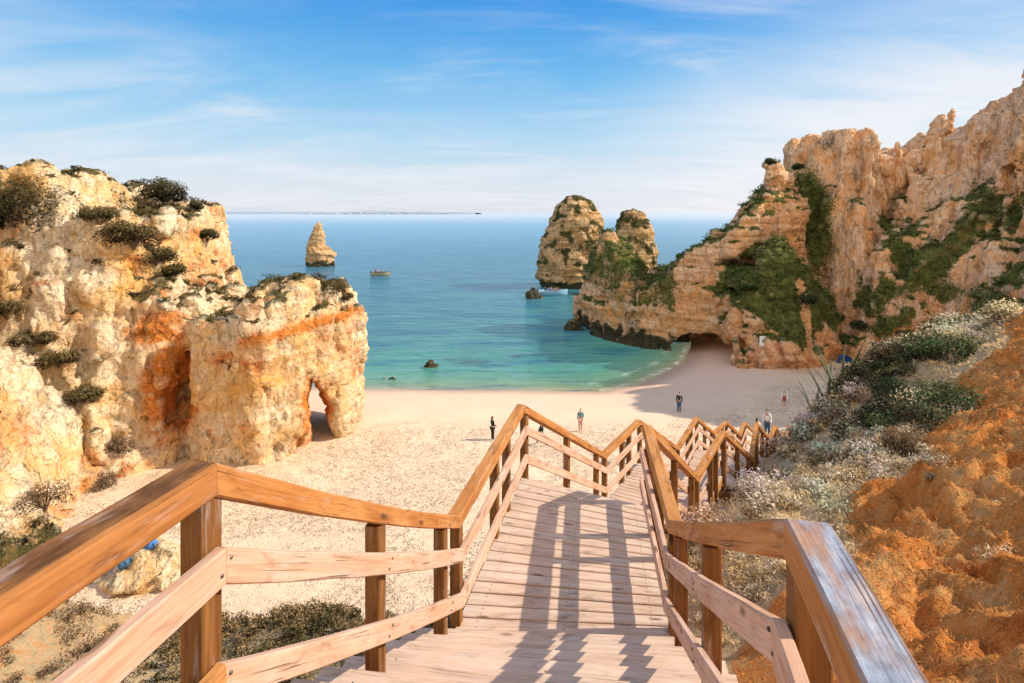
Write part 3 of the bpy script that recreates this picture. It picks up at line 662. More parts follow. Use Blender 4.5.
        for pl, w in (([(990, 200), (955, 245), (915, 288), (868, 302)], 15), ([(886, 225), (912, 262), (900, 298)], 10), ([(868, 335), (925, 303), (985, 288), (1060, 262)], 9), ([(935, 250), (925, 285)], 12)):
            dd = np.min([np.hypot(u - (a[0] + (b[0] - a[0]) * t), v - (a[1] + (b[1] - a[1]) * t)) for a, b in zip(pl[:-1], pl[1:]) for t in np.linspace(0, 1, 9)], 0)
            veg = np.maximum(veg, sstep(w + 7, w - 7, dd + nw) * (x > 39) * .9)
        o = np.maximum(np.clip(.08 + n * .8, 0, .5), sstep(-9, -13, z) * sstep(38, 40, x) * .8)
        o = np.maximum(o, sstep(-11.5, -13.5, z) * (x < 38.5) * (x > 24.5) * (y < 68) * .45)
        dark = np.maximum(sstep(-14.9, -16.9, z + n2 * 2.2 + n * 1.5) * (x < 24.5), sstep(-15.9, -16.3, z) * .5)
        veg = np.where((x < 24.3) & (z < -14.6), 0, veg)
        return {'orange': np.clip(o, 0, 1), 'veg': np.clip(veg, 0, 1), 'dark': dark, 'strat': sstep(41, 36, x)}
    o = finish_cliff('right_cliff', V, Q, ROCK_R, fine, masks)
    tag(o, kind='structure', label='tall pinkish fluted cliffs and layered headland with a sea cave, right of the beach')

def lumpy_stack(name, c, prof, sx, sy, seed, h, label, veg_amt=.5, amp=1.):
    """free-standing rock: prof = [(z, half width x left, half width x right)], z from the sea up"""
    zs = [p[0] for p in prof]; zt = zs[-1]
    R = max(max(p[1], p[2]) for p in prof) + 2
    s = Solid((-R, R), (-R * sy - 1.5, R * sy + 1.5), (-1.2, zt + 1.6), h)
    Z = s.ax[2]; wl = np.interp(Z, zs, [p[1] for p in prof], right=-.6); wr = np.interp(Z, zs, [p[2] for p in prof], right=-.6)
    X, Y, ZZ = s.X[..., None], s.Y[..., None], Z[None, None, :]
    W = np.where(X < 0, wl, wr); W = np.maximum(W, .01)
    mean = np.maximum((wl + wr) / 2, .05)
    s.D = np.maximum((np.sqrt((X / W) ** 2 + (Y / (mean * sy)) ** 2) - 1) * np.minimum(mean, W) * .85, (ZZ - zt)).astype(np.float32)
    off = np.array([c[0], c[1], 0.])
    k = max(.35, h * 1.6)
    V, Q = s.mesh(lambda P: amp * fbm((P + off) * .2 / k * .5, 4, seed) * 2.6 * k + amp * strata(P + off, 1.3 * k, .7, seed + 5) + fbm((P + off) * .45, 4, seed + 9, ridged=True) * 1.6 * k * amp - .7 * k * amp)
    V, Q = keep_big(V, Q, 150); N = vnormals(V, Q); V = V + N * (fbm((V + off) * 1.6, 3, seed + 12, ridged=True) * .15 * k + facets(V + off, np.array([.5, .5, .6]) / max(k, .5) * .6, seed % 50) * .8 * k * min(1, amp + .2))[:, None]; N = vnormals(V, Q)
    n = fbm((V + off) * .35, 4, seed + 20)
    veg = np.clip(sstep(.35, .8, N[:, 2] + n * .7) * veg_amt + np.where(V[:, 2] > zt * .25, sstep(-.15, .35, n) * 1.1, 0) * veg_amt, 0, 1)
    dark = sstep(2.3, 1.0, V[:, 2] + n * 2) if zt > 8 else np.full(len(V), .75)
    me = np_mesh(name, V, Q, {'orange': np.clip(.12 + n * .6, 0, .45), 'veg': veg, 'dark': dark, 'strat': np.ones(len(V))})
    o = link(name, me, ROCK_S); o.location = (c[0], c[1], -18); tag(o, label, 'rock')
    return o
def sea_stacks():
    lumpy_stack('sea_stack', (15.2, 138), [(0, 8.2, 7.0), (2, 8.8, 7.4), (7, 8.8, 7.4), (12, 7.6, 7.2), (16, 6.2, 6.8), (19, 4.8, 6.0), (21, 3.0, 4.2), (22.2, 1.2, 1.8)], 1, .8, 400, .42, 'broad layered sea stack with green top, farthest left of the offshore pair', .8, .6)
    lumpy_stack('sea_stack', (27.5, 126), [(0, 5.6, 4.9), (5, 5.6, 5.0), (9, 5.0, 4.7), (13, 4.2, 4.0), (16, 3.4, 3.2), (18, 2.2, 1.9), (18.8, 1.2, .9)], 1, .8, 431, .36, 'narrower blunt sea stack standing behind the pointed headland pinnacle', .7, .6)
    lumpy_stack('sea_stack', (-65.6, 190), [(0, 4.0, 5.2), (4, 3.9, 5.4), (5.5, 3.7, 4.4), (7, 3.5, 2.2), (10, 2.8, 1.7), (13, 1.6, .9), (15, .7, .45), (16, .3, .3)], 1, .85, 462, .33, 'lone pointed needle rock far out in the blue water', .15, .55)
    lumpy_stack('sea_rock', (4.6, 118.5), [(0, 1.5, 2.2), (.8, 1.3, 1.4), (1.8, .7, .5), (2.3, .2, .2)], 1, .8, 480, .2, 'small dark rock poking out of the water by the blue boat', .2)
    lumpy_stack('sea_rock', (9.3, 86.5), [(0, 1.4, 1.6), (.6, 1.0, 1.2), (1.3, .5, .5)], 1, .8, 485, .18, 'low black rock in the water against the headland foot', .1)
    lumpy_stack('sea_rock', (-9.5, 65.7), [(0, .8, .7), (.25, .55, .5), (.5, .2, .2)], 1, .8, 490, .1, 'low dark rock awash in the shallows, the farther one off the sand', .0)
    lumpy_stack('sea_rock', (-12.9, 60.9), [(0, .8, .9), (.3, .5, .6), (.55, .2, .2)], 1, .8, 494, .08, 'low dark rock awash in the shallows, the nearer one off the sand', .0)
    # boulder on the sand with the blue bags
    z = float(beach_z(np.array(-15.6), np.array(25.2))) + .0
    o = lumpy_stack('boulder', (-15.9, 24.7), [(0, 1.5, 1.6), (.5, 1.35, 1.5), (1.0, 1.0, 1.1), (1.45, .5, .5)], 1, .9, 470, .12, 'pale sandy boulder with blue bags on it, left foot of the slope', .0)
    o.location.z = z - .15; o.data.materials[0] = ROCK_L
    for a in o.data.attributes:
        if a.name in ('dark', 'veg', 'orange', 'strat'): a.data.foreach_set('value', np.full(len(o.data.vertices), .1 if a.name == 'orange' else 0., np.float32))

def coast():
    m = M('far_shore', .95, .1); m.out(m.ramp(m.noise(m.obj(), .004, 4), [(.35, (.30, .37, .47)), (.65, (.38, .44, .53))]))  # distance haze put into the shore's pale blue-grey colour
    xs = np.linspace(-5200, -600, 160); Y0 = 9000.
    h = 14 + 26 * np.clip(fbm(np.stack([xs * .0012, xs * 0, xs * 0], 1), 4, 600) + .45, 0, 2) * sstep(-600, -1500, xs)
    rows = []
    for k, (dy, hh) in enumerate(((0, 0.), (60, .5), (500, 1.), (1400, .8), (2500, 0))):
        rows.append(np.stack([xs, np.full_like(xs, Y0 + dy), -18.5 + h * 1.7 * hh], 1))
    V = np.stack(rows, 1).reshape(-1, 3)
    tag(link('far_coast', np_mesh('far_coast', V, grid_faces(len(xs), 5)), m.m), kind='structure', label='low hazy coast on the horizon')
    mb = MB(); r = random.Random(5)
    for i in range(110):
        x = r.uniform(-3300, -1000); w = r.uniform(12, 34); hh = r.uniform(10, 26) * (1.5 if -2500 < x < -1700 and r.random() < .3 else 1); y = Y0 - 10 + r.uniform(0, 40); b = -18.2
        R = [[(x - w, y - 12, z), (x + w, y - 12, z), (x + w, y + 12, z), (x - w, y + 12, z)] for z in (b, b + hh)] + [[(x - w * .8, y - 2, b + hh * 1.2), (x + w * .8, y - 2, b + hh * 1.2), (x + w * .8, y + 2, b + hh * 1.2), (x - w * .8, y + 2, b + hh * 1.2)]]
        mb.rings(R)
    o = mb.build('distant_town', paint('hazy_whitewash', (.56, .58, .62)), None); tag(o, 'hazy white town along the far shore', 'town', kind='stuff')  # haze mixed into the wall colour

# ================================================================== STAIRCASE
def V3(p): return Vector(p)
def side_normals(poly, sgn):
    """outward horizontal mitred side vector at each vertex (sgn +1: right side)"""
    out = []
    for i in range(len(poly)):
        ds = []
        if i > 0: ds.append(V3(poly[i]) - V3(poly[i - 1]))
        if i < len(poly) - 1: ds.append(V3(poly[i + 1]) - V3(poly[i]))
        ns = [Vector((d.y, -d.x, 0)).normalized() * sgn for d in ds]
        n = sum(ns, Vector()).normalized(); n = n / max(.6, n.dot(ns[0])); out.append(n)
    return out
def build_stairs():
    root = empty('wooden_staircase', (0, 0, -2))
    tag(root, 'long zigzag timber staircase with rails and landings leading down to the beach', 'staircase')
    root.location = (0, 0, 0)
    NL, NR = side_normals(Lp, -1), side_normals(Rp, 1)
    # ---- railings
    for poly, nrm, sgn in ((Lp, NL, -1), (Rp, NR, 1)):
        for i in range(len(poly) - 1):
            a, b = V3(poly[i]), V3(poly[i + 1]); n0, n1 = nrm[i], nrm[i + 1]; near = i < 3
            flight = abs(a.z - b.z) > .3
            sag = {(1, -1): .035, (1, 1): .015, (0, -1): .012}.get((i, sgn), 0.)
            mt = (W_TOP if sgn > 0 else W_TOPB) if i == 0 else W_RAIL
            ins = lambda p, n, o, dz: p + n * o + Vector((0, 0, dz))
            mb = MB(); w, hh = .12, .115
            beam(mb, ins(a, n0, .06, -hh / 2), ins(b, n1, .06, -hh / 2), w, hh, n0 * sgn, n1 * sgn, .009, 16 if near else 3, sag, .0022 if near else 0)
            rail = mb.build('handrail', mt, root)
            for dz, m2 in ((-.345, W_PALE), (-.735, W_PALE if i else W_RAIL)):
                mb = MB(); beam(mb, ins(a, n0, -.012, dz), ins(b, n1, -.012, dz), .042, .125, n0 * sgn, n1 * sgn, .006, 16 if near else 3, sag * .8, .0022 if near else 0)
                mb.build('rail', m2, rail)
            fr = [(.0 if i == 1 else .03), .465, .88] if flight else [.03, .5, .70]
            if i == 0: fr = [.2]
            if i == len(poly) - 2: fr.append(.98)
            for t in fr:
                p = a.lerp(b, t); n = n0.lerp(n1, t); q = p + n * .063
                dt = b - a; ang = math.atan2(dt.y, dt.x)
                zt = p.z - hh + .004 - sag * 4 * t * (1 - t); zb = p.z - RH - (.45 if not flight else .55)
                mb = MB(); post(mb, (q.x, q.y, zb), (q.x, q.y, zt), .094, ang); po = mb.build('post', W_POST, rail)
                if near:
                    tn = Vector((dt.x, dt.y, 0)).normalized()
                    for dz in (-.345, -.735):
                        for e in (-.022, .022):
                            c = p + n * -.0325 + tn * e + Vector((0, 0, dz + e * .8 - sag * 3 * t * (1 - t))); nn = n.normalized()
                            mb = MB(); mb.tube([c + nn * .003, c - nn * .004, c - nn * .0065], [.0065, .0065, .004], 8); mb.build('bolt', STEEL, rail)
    # ---- landings and flights
    def edge(i, t, ext):
        l = V3(Lp[i]).lerp(V3(Lp[i + 1]), t); r = V3(Rp[i]).lerp(V3(Rp[i + 1]), t)
        v = (r - l); v.z = 0; v.normalize(); return l - v * ext, r + v * ext
    def plank(mb, i, t0, t1, z, th, ext, gap, wob=0.):
        l0, r0 = edge(i, t0, ext); l1, r1 = edge(i, t1, ext); n = 6
        j = random.uniform(-1, 1) * wob
        ra, rb = [], []; off = random.uniform(0, 90); G = []; R = []
        e0, e1 = random.uniform(-wob, wob) * 2, random.uniform(-wob, wob) * 2
        for k in range(n + 1):
            u = k / n; u2 = u
            a = l0.lerp(r0, u); b = l1.lerp(r1, u); d = (b - a); d.z = 0; L = d.length; d.normalize()
            a = a + d * gap / 2; b = b - d * gap / 2; zz = z + j
            c = .006
            R.append([Vector((a.x, a.y, zz - th)), Vector((b.x, b.y, zz - th)), Vector((b.x, b.y, zz - c)), Vector((b.x - d.x * c, b.y - d.y * c, zz)), Vector((a.x + d.x * c, a.y + d.y * c, zz)), Vector((a.x, a.y, zz - c))])
            s = u * (r0 - l0).length + off
            G.append([(s, off, 0), (s, off + L, 0), (s, off + L, .1), (s, off + L - .01, .1), (s, off + .01, .1), (s, off, .1)])
        mb.rings(R, G)
        if i < 3:
            for u in (.09, .5, .91):
                for t in (.28, .72):
                    a = l0.lerp(r0, u); b = l1.lerp(r1, u); q = a.lerp(b, t); v = []
                    for zz, rr in ((z + j - .002, .0062), (z + j + .0016, .0050)): v.append([(q.x + rr * math.cos(k * math.tau / 7), q.y + rr * math.sin(k * math.tau / 7), zz) for k in range(7)])
                    mb.rings(v, mi=1)
    DK = [W_DECK, STEEL]
    for i in range(len(Lp) - 1):
        za, zb = Lp[i][2] - RH, Lp[i + 1][2] - RH
        if abs(za - zb) < .3:
            L = (V3(Lp[i + 1]) - V3(Lp[i])).length * .5 + (V3(Rp[i + 1]) - V3(Rp[i])).length * .5
            n = max(4, round(L / .15)); mb = MB(); ext = .05
            for k in range(n): plank(mb, i, k / n, (k + 1) / n, za, .04, ext, .017, .002)
            land = mb.build('landing', DK, root)
            for t in (.03, .97):
                l, r = edge(i, t, .0); mb = MB(); beam(mb, (l.x, l.y, za - .045 - .08), (r.x, r.y, za - .045 - .08), .07, .155); mb.build('joist', W_POST, land)
            for t in (.0, 1.):
                l0, r0 = edge(i, 0, .03); l1, r1 = edge(i, 1, .03); a, b = l0.lerp(r0, t), l1.lerp(r1, t)
                mb = MB(); beam(mb, (a.x, a.y, za - .135), (b.x, b.y, za - .135), .045, .17); mb.build('side_beam', W_RAIL, land)
            for t in (.1, .9):
                for q in edge(i, t, -.06):
                    g = float(hill_height(np.array([q.x]), np.array([q.y]))[0]); zb2 = min(g, za - .5) - .4
                    mb = MB(); post(mb, (q.x, q.y, zb2), (q.x, q.y, za - .2), .12); mb.build('leg', W_POST, land)
        else:
            n = max(3, round(abs(zb - za) / .18)); ext = .30
            mb = MB()
            for e in (0, 1):
                pa, pb = edge(i, 0, .0)[e], edge(i, 1, .0)[e]
                beam(mb, (pa.x, pa.y, za - .30), (pb.x, pb.y, zb - .17), .06, .24)
            fl = mb.build('stair_flight', W_RAIL, root)
            for k in range(1, n):
                z = za + (zb - za) * k / n; mb = MB()
                dt = .03 / max(.5, (V3(Lp[i + 1]) - V3(Lp[i])).length)
                plank(mb, i, (k - 1) / (n - 1) * .92 + (0.004 if k == 1 else 0), k / (n - 1) * .92 + dt, z, .05, ext, .0, .002)
                # riser board set back under the nose
                l, r = edge(i, k / (n - 1) * .92 - dt * .4, ext - .03); zz = za + (zb - za) * (k + 1) / n
                if k < n - 1: beam(mb, (l.x, l.y, (z - .052 + zz) / 2), (r.x, r.y, (z - .052 + zz) / 2), .02, z - .054 - zz)
                mb.build('tread', DK, fl)
            mb = MB(); plank(mb, i, .915, 1., zb, .04, .24, .011, .001); mb.build('tread', DK, fl)
    return root

# ================================================================== PEOPLE
def skin(name, joints, edges, mat, parent=None, sub=1, root=0):
    """one continuous surface grown over a skeleton: joints {name:(pos, rx, ry)}"""
    keys = list(joints); ix = {k: i for i, k in enumerate(keys)}
    me = bpy.data.meshes.new(name); me.from_pydata([joints[k][0] for k in keys], [(ix[a], ix[b]) for a, b in edges], []); me.update()
    o = bpy.data.objects.new(name, me); COL.objects.link(o)
    md = o.modifiers.new('Skin', 'SKIN'); md.use_smooth_shade = True; md.branch_smoothing = .4
    for i, k in enumerate(keys):
        sv = me.skin_vertices[0].data[i]; sv.radius = joints[k][1:3]; sv.use_root = (i == root)
    if sub: sm = o.modifiers.new('Sub', 'SUBSURF'); sm.levels = sub; sm.render_levels = sub
    bpy.context.view_layer.update(); dg = bpy.context.evaluated_depsgraph_get()
    m2 = bpy.data.meshes.new_from_object(o.evaluated_get(dg)); m2.materials.clear(); m2.materials.append(mat)
    bpy.data.objects.remove(o); m2.name = name
    r = bpy.data.objects.new(name, m2); COL.objects.link(r)
    if parent is not None: r.parent = parent
    return r
SKIN = paint('skin', (.55, .33, .22), .6, .06)
def person(loc, rz, label, top, bottom, hair, long_hair=False, stride=0., arm=0., bend=0., sit=False, shorts=False, sleeves=True, group=None, lean=0., scale=1., raise_r=0.):
    """faces +Y before turning by rz; stride swings the legs, arm bends the elbows, bend tips the trunk forward"""
    root = empty('person', loc, rz); tag(root, label, 'person', group)
    J = {}
    hipz = .92 if not sit else .12
    J['pelvis'] = ((0, 0, hipz + .02), .135, .105)
    def tr(y, z):                       # trunk point rotated about the hip by bend
        return (lean * z, y * math.cos(bend) + z * math.sin(bend), hipz + .02 + z * math.cos(bend) - y * math.sin(bend))
    J['waist'] = (tr(0, .20), .125, .095); J['chest'] = (tr(0, .40), .155, .11); J['neck0'] = (tr(-.005, .535), .065, .06); J['neck'] = (tr(.005, .59), .052, .052)
    J['head'] = (tr(.02, .68), .072, .085); J['crown'] = (tr(.015, .775), .06, .075)
    J['nose'] = (tr(.118, .675), .012, .014)
    E = [('pelvis', 'waist'), ('waist', 'chest'), ('chest', 'neck0'), ('neck0', 'neck'), ('neck', 'head'), ('head', 'crown'), ('head', 'nose')]
    LE, AE, SL = [], [], []
    for s, nm in ((-1, 'l'), (1, 'r')):
        sh = Vector(tr(0, .475)) + Vector((s * .175, 0, 0)); J['sh' + nm] = (tuple(sh), .058, .056)
        sw = -s * stride * .9; up = raise_r if s > 0 else 0.
        d1 = Vector((s * .14, math.sin(sw * .8 + bend * .3 + up), -math.cos(sw * .8 + up))).normalized(); el = sh + d1 * .29
        d2 = Vector((s * -.05 * arm, math.sin(sw * .8 + arm + .15 + up), -math.cos(sw * .8 + arm + .15 + up))).normalized(); wr = el + d2 * .25
        J['el' + nm] = (tuple(el), .043, .043); J['wr' + nm] = (tuple(wr), .028, .032); pm = wr + d2 * .07; J['pm' + nm] = (tuple(pm), .022, .038)
        A = [('chest', 'sh' + nm), ('sh' + nm, 'el' + nm), ('el' + nm, 'wr' + nm), ('wr' + nm, 'pm' + nm)]
        for q, (off, ln) in enumerate(((-.030, .065), (-.010, .078), (.010, .074), (.029, .056))):
            f = pm + d2 * ln + Vector((0, off, 0)) + Vector((-s * .012, 0, 0)); J['f%d%s' % (q, nm)] = (tuple(f), .008, .008); A.append(('pm' + nm, 'f%d%s' % (q, nm)))
        th = wr + d2 * .06 + Vector((-s * .02, .05, 0)); J['th' + nm] = (tuple(th), .009, .009); A.append(('wr' + nm, 'th' + nm))
        AE += A; SL += A[:3]
        hp = Vector((s * .085, 0, hipz - .04)); J['hip' + nm] = (tuple(hp), .088, .09)
        if sit:
            kn = hp + Vector((s * .06, .40, .20)); an = kn + Vector((0, .22, -.33)); to = an + Vector((0, .15, -.02))
        else:
            a1 = s * stride; kn = hp + Vector((s * .01, math.sin(a1 + .04), -math.cos(a1 + .04))) * .42
            a2 = a1 - (.22 + abs(stride) * .5 if a1 < 0 else .03); an = kn + Vector((0, math.sin(a2), -math.cos(a2))) * .40; to = an + Vector((s * .02, .15, -.035 if a1 >= 0 else -.07))
        J['kn' + nm] = (tuple(kn), .058, .06); J['an' + nm] = (tuple(an), .037, .04); J['to' + nm] = (tuple(to), .035, .025)
        LE += [('pelvis', 'hip' + nm), ('hip' + nm, 'kn' + nm), ('kn' + nm, 'an' + nm), ('an' + nm, 'to' + nm)]
    if not sit:
        low = min(J['tol'][0][2], J['tor'][0][2]) - .028
        J = {k: ((p[0], p[1], p[2] - low), a, b) for k, (p, a, b) in J.items()}
    skin('body', J, E + AE + LE, SKIN, root)
    grow = lambda ks, g: {k: (J[k][0], J[k][1] + g, J[k][2] + g) for k in ks}
    se = [('pelvis', 'waist'), ('waist', 'chest'), ('chest', 'neck0')] + (SL if sleeves else [e for e in SL if e[0] == 'chest'])
    ks = ['pelvis'] + [k for k in ('waist', 'chest', 'neck0')] + [e[1] for e in se[3:]]
    skin('top', grow(ks, .014), se, top, root)
    be = [e for e in LE if not e[1].startswith('to') and not (shorts and e[1].startswith('an'))]
    skin('trousers' if not shorts else 'shorts', grow(['pelvis'] + [e[1] for e in be], .019), be, bottom, root)
    hj = {'a': (tuple(Vector(J['head'][0]) + Vector((0, -.035, .02))), .08, .075), 'b': (tuple(Vector(J['crown'][0]) + Vector((0, -.008, .008))), .072, .086)}
    he = [('a', 'b')]
    if long_hair:
        hj['c'] = (tuple(Vector(J['neck'][0]) + Vector((0, -.07, 0))), .075, .05); hj['d'] = (tuple(Vector(J['chest'][0]) + Vector((0, -.11, .06))), .06, .03); he += [('a', 'c'), ('c', 'd')]
    skin('hair', hj, he, hair, root)
    h = Vector(J['head'][0]); fm = paint('dark_features', (.12, .05, .04))
    for s in (-1, 1): mb = MB(); mb.tube([h + Vector((s * .032, .078, .022)), h + Vector((s * .032, .088, .022))], [.011, .006], 6); mb.build('eye', fm, root)
    mb = MB(); mb.tube([h + Vector((-.025, .078, -.05)), h + Vector((0, .088, -.052)), h + Vector((.025, .078, -.05))], [.004, .008, .004], 5); mb.build('mouth', fm, root)
    root.scale = (scale,) * 3
    return root
def copy_tree(o, parent=None):
    c = o.copy(); COL.objects.link(c); c.parent = parent
    for ch in list(o.children): copy_tree(ch, c)
    return c
def on_beach(px, py):
    k = (px - 512) / F; m = -(py - 213) / F; Y = 40.
    for _ in range(30): Y = float(beach_z(np.array(k * Y), np.array(Y))) / m
    return (k * Y, Y, float(beach_z(np.array(k * Y), np.array(Y))) - .01)
BLACK = paint('black_cloth', (.02, .02, .024)); NAVY = paint('navy_denim', (.05, .10, .20)); TEAL = paint('teal_cloth', (.09, .22, .27)); PINKT = paint('pale_pink_cloth', (.55, .30, .26))
WHITE = paint('white_cloth', (.78, .77, .75)); RED = paint('rust_red_cloth', (.42, .10, .06)); GREY = paint('grey_cloth', (.22, .22, .24)); BLUEC = paint('blue_cloth', (.03, .13, .42)); ORG = paint('orange_cloth', (.72, .2, .05))
DKH = paint('dark_hair', (.03, .02, .015)); FAIR = paint('fair_hair', (.45, .30, .15)); BRN = paint('brown_hair', (.10, .055, .03))
def people():
    person(on_beach(492.5, 440), rad(-60), 'person in dark clothes with long hair standing alone on the smooth sand', BLACK, BLACK, BRN, long_hair=True, arm=1.0)
    person(on_beach(541, 445), rad(70), 'person in dark clothes walking across the sand behind the landing rail', BLACK, GREY, DKH, stride=.42, arm=.4)
    person(on_beach(580.5, 431), rad(10), 'person in a teal top and pinkish trousers standing on the sand', TEAL, PINKT, DKH, arm=.5)
    person(on_beach(679, 412.5), rad(-20), 'person in dark jacket and blue jeans standing in the cliff shadow', BLACK, NAVY, DKH, arm=.25, lean=.05)
    person(on_beach(627, 464), rad(-40), 'dark clothed person walking on the sand, half hidden by the second landing rail', GREY, BLACK, DKH, stride=.35, arm=.3)
    person((15.52, 34.0, float(beach_z(np.array(15.4), np.array(34.)))+2.55), rad(150), 'person in a white top and dark jeans near the foot of the stairs', WHITE, NAVY, DKH, arm=.6)
    person((14.75, 33.6, float(beach_z(np.array(14.6), np.array(33.6)))+2.25), rad(200), 'shorter dark haired person in a white top near the foot of the stairs', WHITE, GREY, DKH, arm=.8, long_hair=True, scale=.93)
    person(on_beach(784, 407), rad(160), 'fair haired person in white with rust red shorts bending down on the sand', WHITE, RED, FAIR, bend=.75, arm=.5, shorts=True, long_hair=True, stride=.15)

# ================================================================== BOATS
def boat(loc, rz, L, hull_m, inner_m, label, label_g, tops):
    root = empty('motorboat', loc, rz); tag(root, label, 'boat')
    B = L * .20; n = 14; mb = MB(); R = []; Ri = []
    for i in range(n + 1):
        u = i / n; x = -L / 2 + L * u; w = B * (1 - max(0, (u - .45) / .55) ** 2.2) * (.86 + .14 * min(1, u * 4)); w = max(w, .03)
        sh = .98 + .45 * max(0, u - .35) ** 1.6; kz = -.22 + .30 * max(0, (u - .7) / .3) ** 2
        R.append([(x, -w, sh), (x, -w * .86, sh * .4), (x, -w * .5, kz * .6), (x, 0, kz), (x, w * .5, kz * .6), (x, w * .86, sh * .4), (x, w, sh),
                  (x, w * .9, sh + .0), (x, w * .78, .36), (x, 0, .32), (x, -w * .78, .36), (x, -w * .9, sh)])
    mb.rings(R); h = mb.build('hull', hull_m, root)
    mb = MB()
    for s in (-1, 1): mb.tube([(r[0][0], s * abs(r[0][1]) * .97, r[0][2] + .02) for r in R], .04, 6)
    mb.build('gunwale', inner_m, h)
    for t in (.2, .42, .62):
        r = R[int(t * n)]; x = r[0][0]; w = abs(r[0][1]) * .80; mb = MB()
        mb.rings([[(x - .14, y, .74), (x + .14, y, .74), (x + .14, y, .80), (x - .14, y, .80)] for y in (-w, w)]); mb.build('bench', inner_m, root)
    mb = MB(); x = -L / 2
    mb.tube([(x - .12, 0, -.3), (x - .14, 0, .95)], [.05, .07], 8); mb.rings([[(x - .30, -.13, z), (x + .02, -.13, z), (x + .02, .13, z), (x - .30, .13, z)] for z in (.95, 1.3)] + [[(x - .24, -.08, 1.38), (x - .04, -.08, 1.38), (x - .04, .08, 1.38), (x - .24, .08, 1.38)]])
    mb.build('outboard_motor', BLACK, root)
    ca, sa = math.cos(rz), math.sin(rz); protos = {}
    for i, (u, y, m, nm) in enumerate(tops):
        x = -L / 2 + L * u; P = (loc[0] + x * ca - y * sa, loc[1] + x * sa + y * ca, loc[2] + .95)
        if i == 0: protos[0] = person(P, rz - rad(90), nm, m, NAVY, DKH, sit=True, arm=.9)
        else:
            c = copy_tree(protos[0]); c.location = P; c.rotation_euler[2] = rz - rad(90) + random.uniform(-.6, .6); c['label'] = nm
            for ch in c.children:
                if ch.name.startswith('top'):
                    ch.data = ch.data.copy(); ch.data.materials[0] = m
    return root
def boats():
    person((-39.2, 160.1, -17.55), rad(-90), 'person in dark clothes standing at the tiller of the far tan boat', BLACK, GREY, DKH, arm=.8)
    boat((-37.6, 160, -18), rad(3), 5.4, paint('weathered_hull', (.42, .36, .24)), paint('dark_deck', (.10, .07, .05)), 'small tan motorboat with passengers far out in open water', '',
         [(.22, .2, BLACK, 'person in black at the stern of the far tan boat'), (.36, -.35, ORG, 'person in orange sitting in the far tan boat'), (.5, .3, RED, 'person in rust red amidships in the far tan boat'), (.66, -.2, GREY, 'person in grey near the bow of the far tan boat')])
    boat((8.9, 121.5, -17.85), rad(4), 6.4, paint('blue_hull', (.32, .58, .80)), paint('white_trim', (.72, .74, .75)), 'small blue and white boat full of passengers beside the broad sea stack', '',
         [(.24, .2, BLACK, 'person in black at the stern of the blue boat'), (.36, -.35, RED, 'person in rust red sitting in the blue boat'), (.46, .3, WHITE, 'person in white sitting in the blue boat'), (.56, -.3, ORG, 'person in orange sitting in the blue boat'), (.66, .15, PINKT, 'person in pale pink near the bow of the blue boat')])

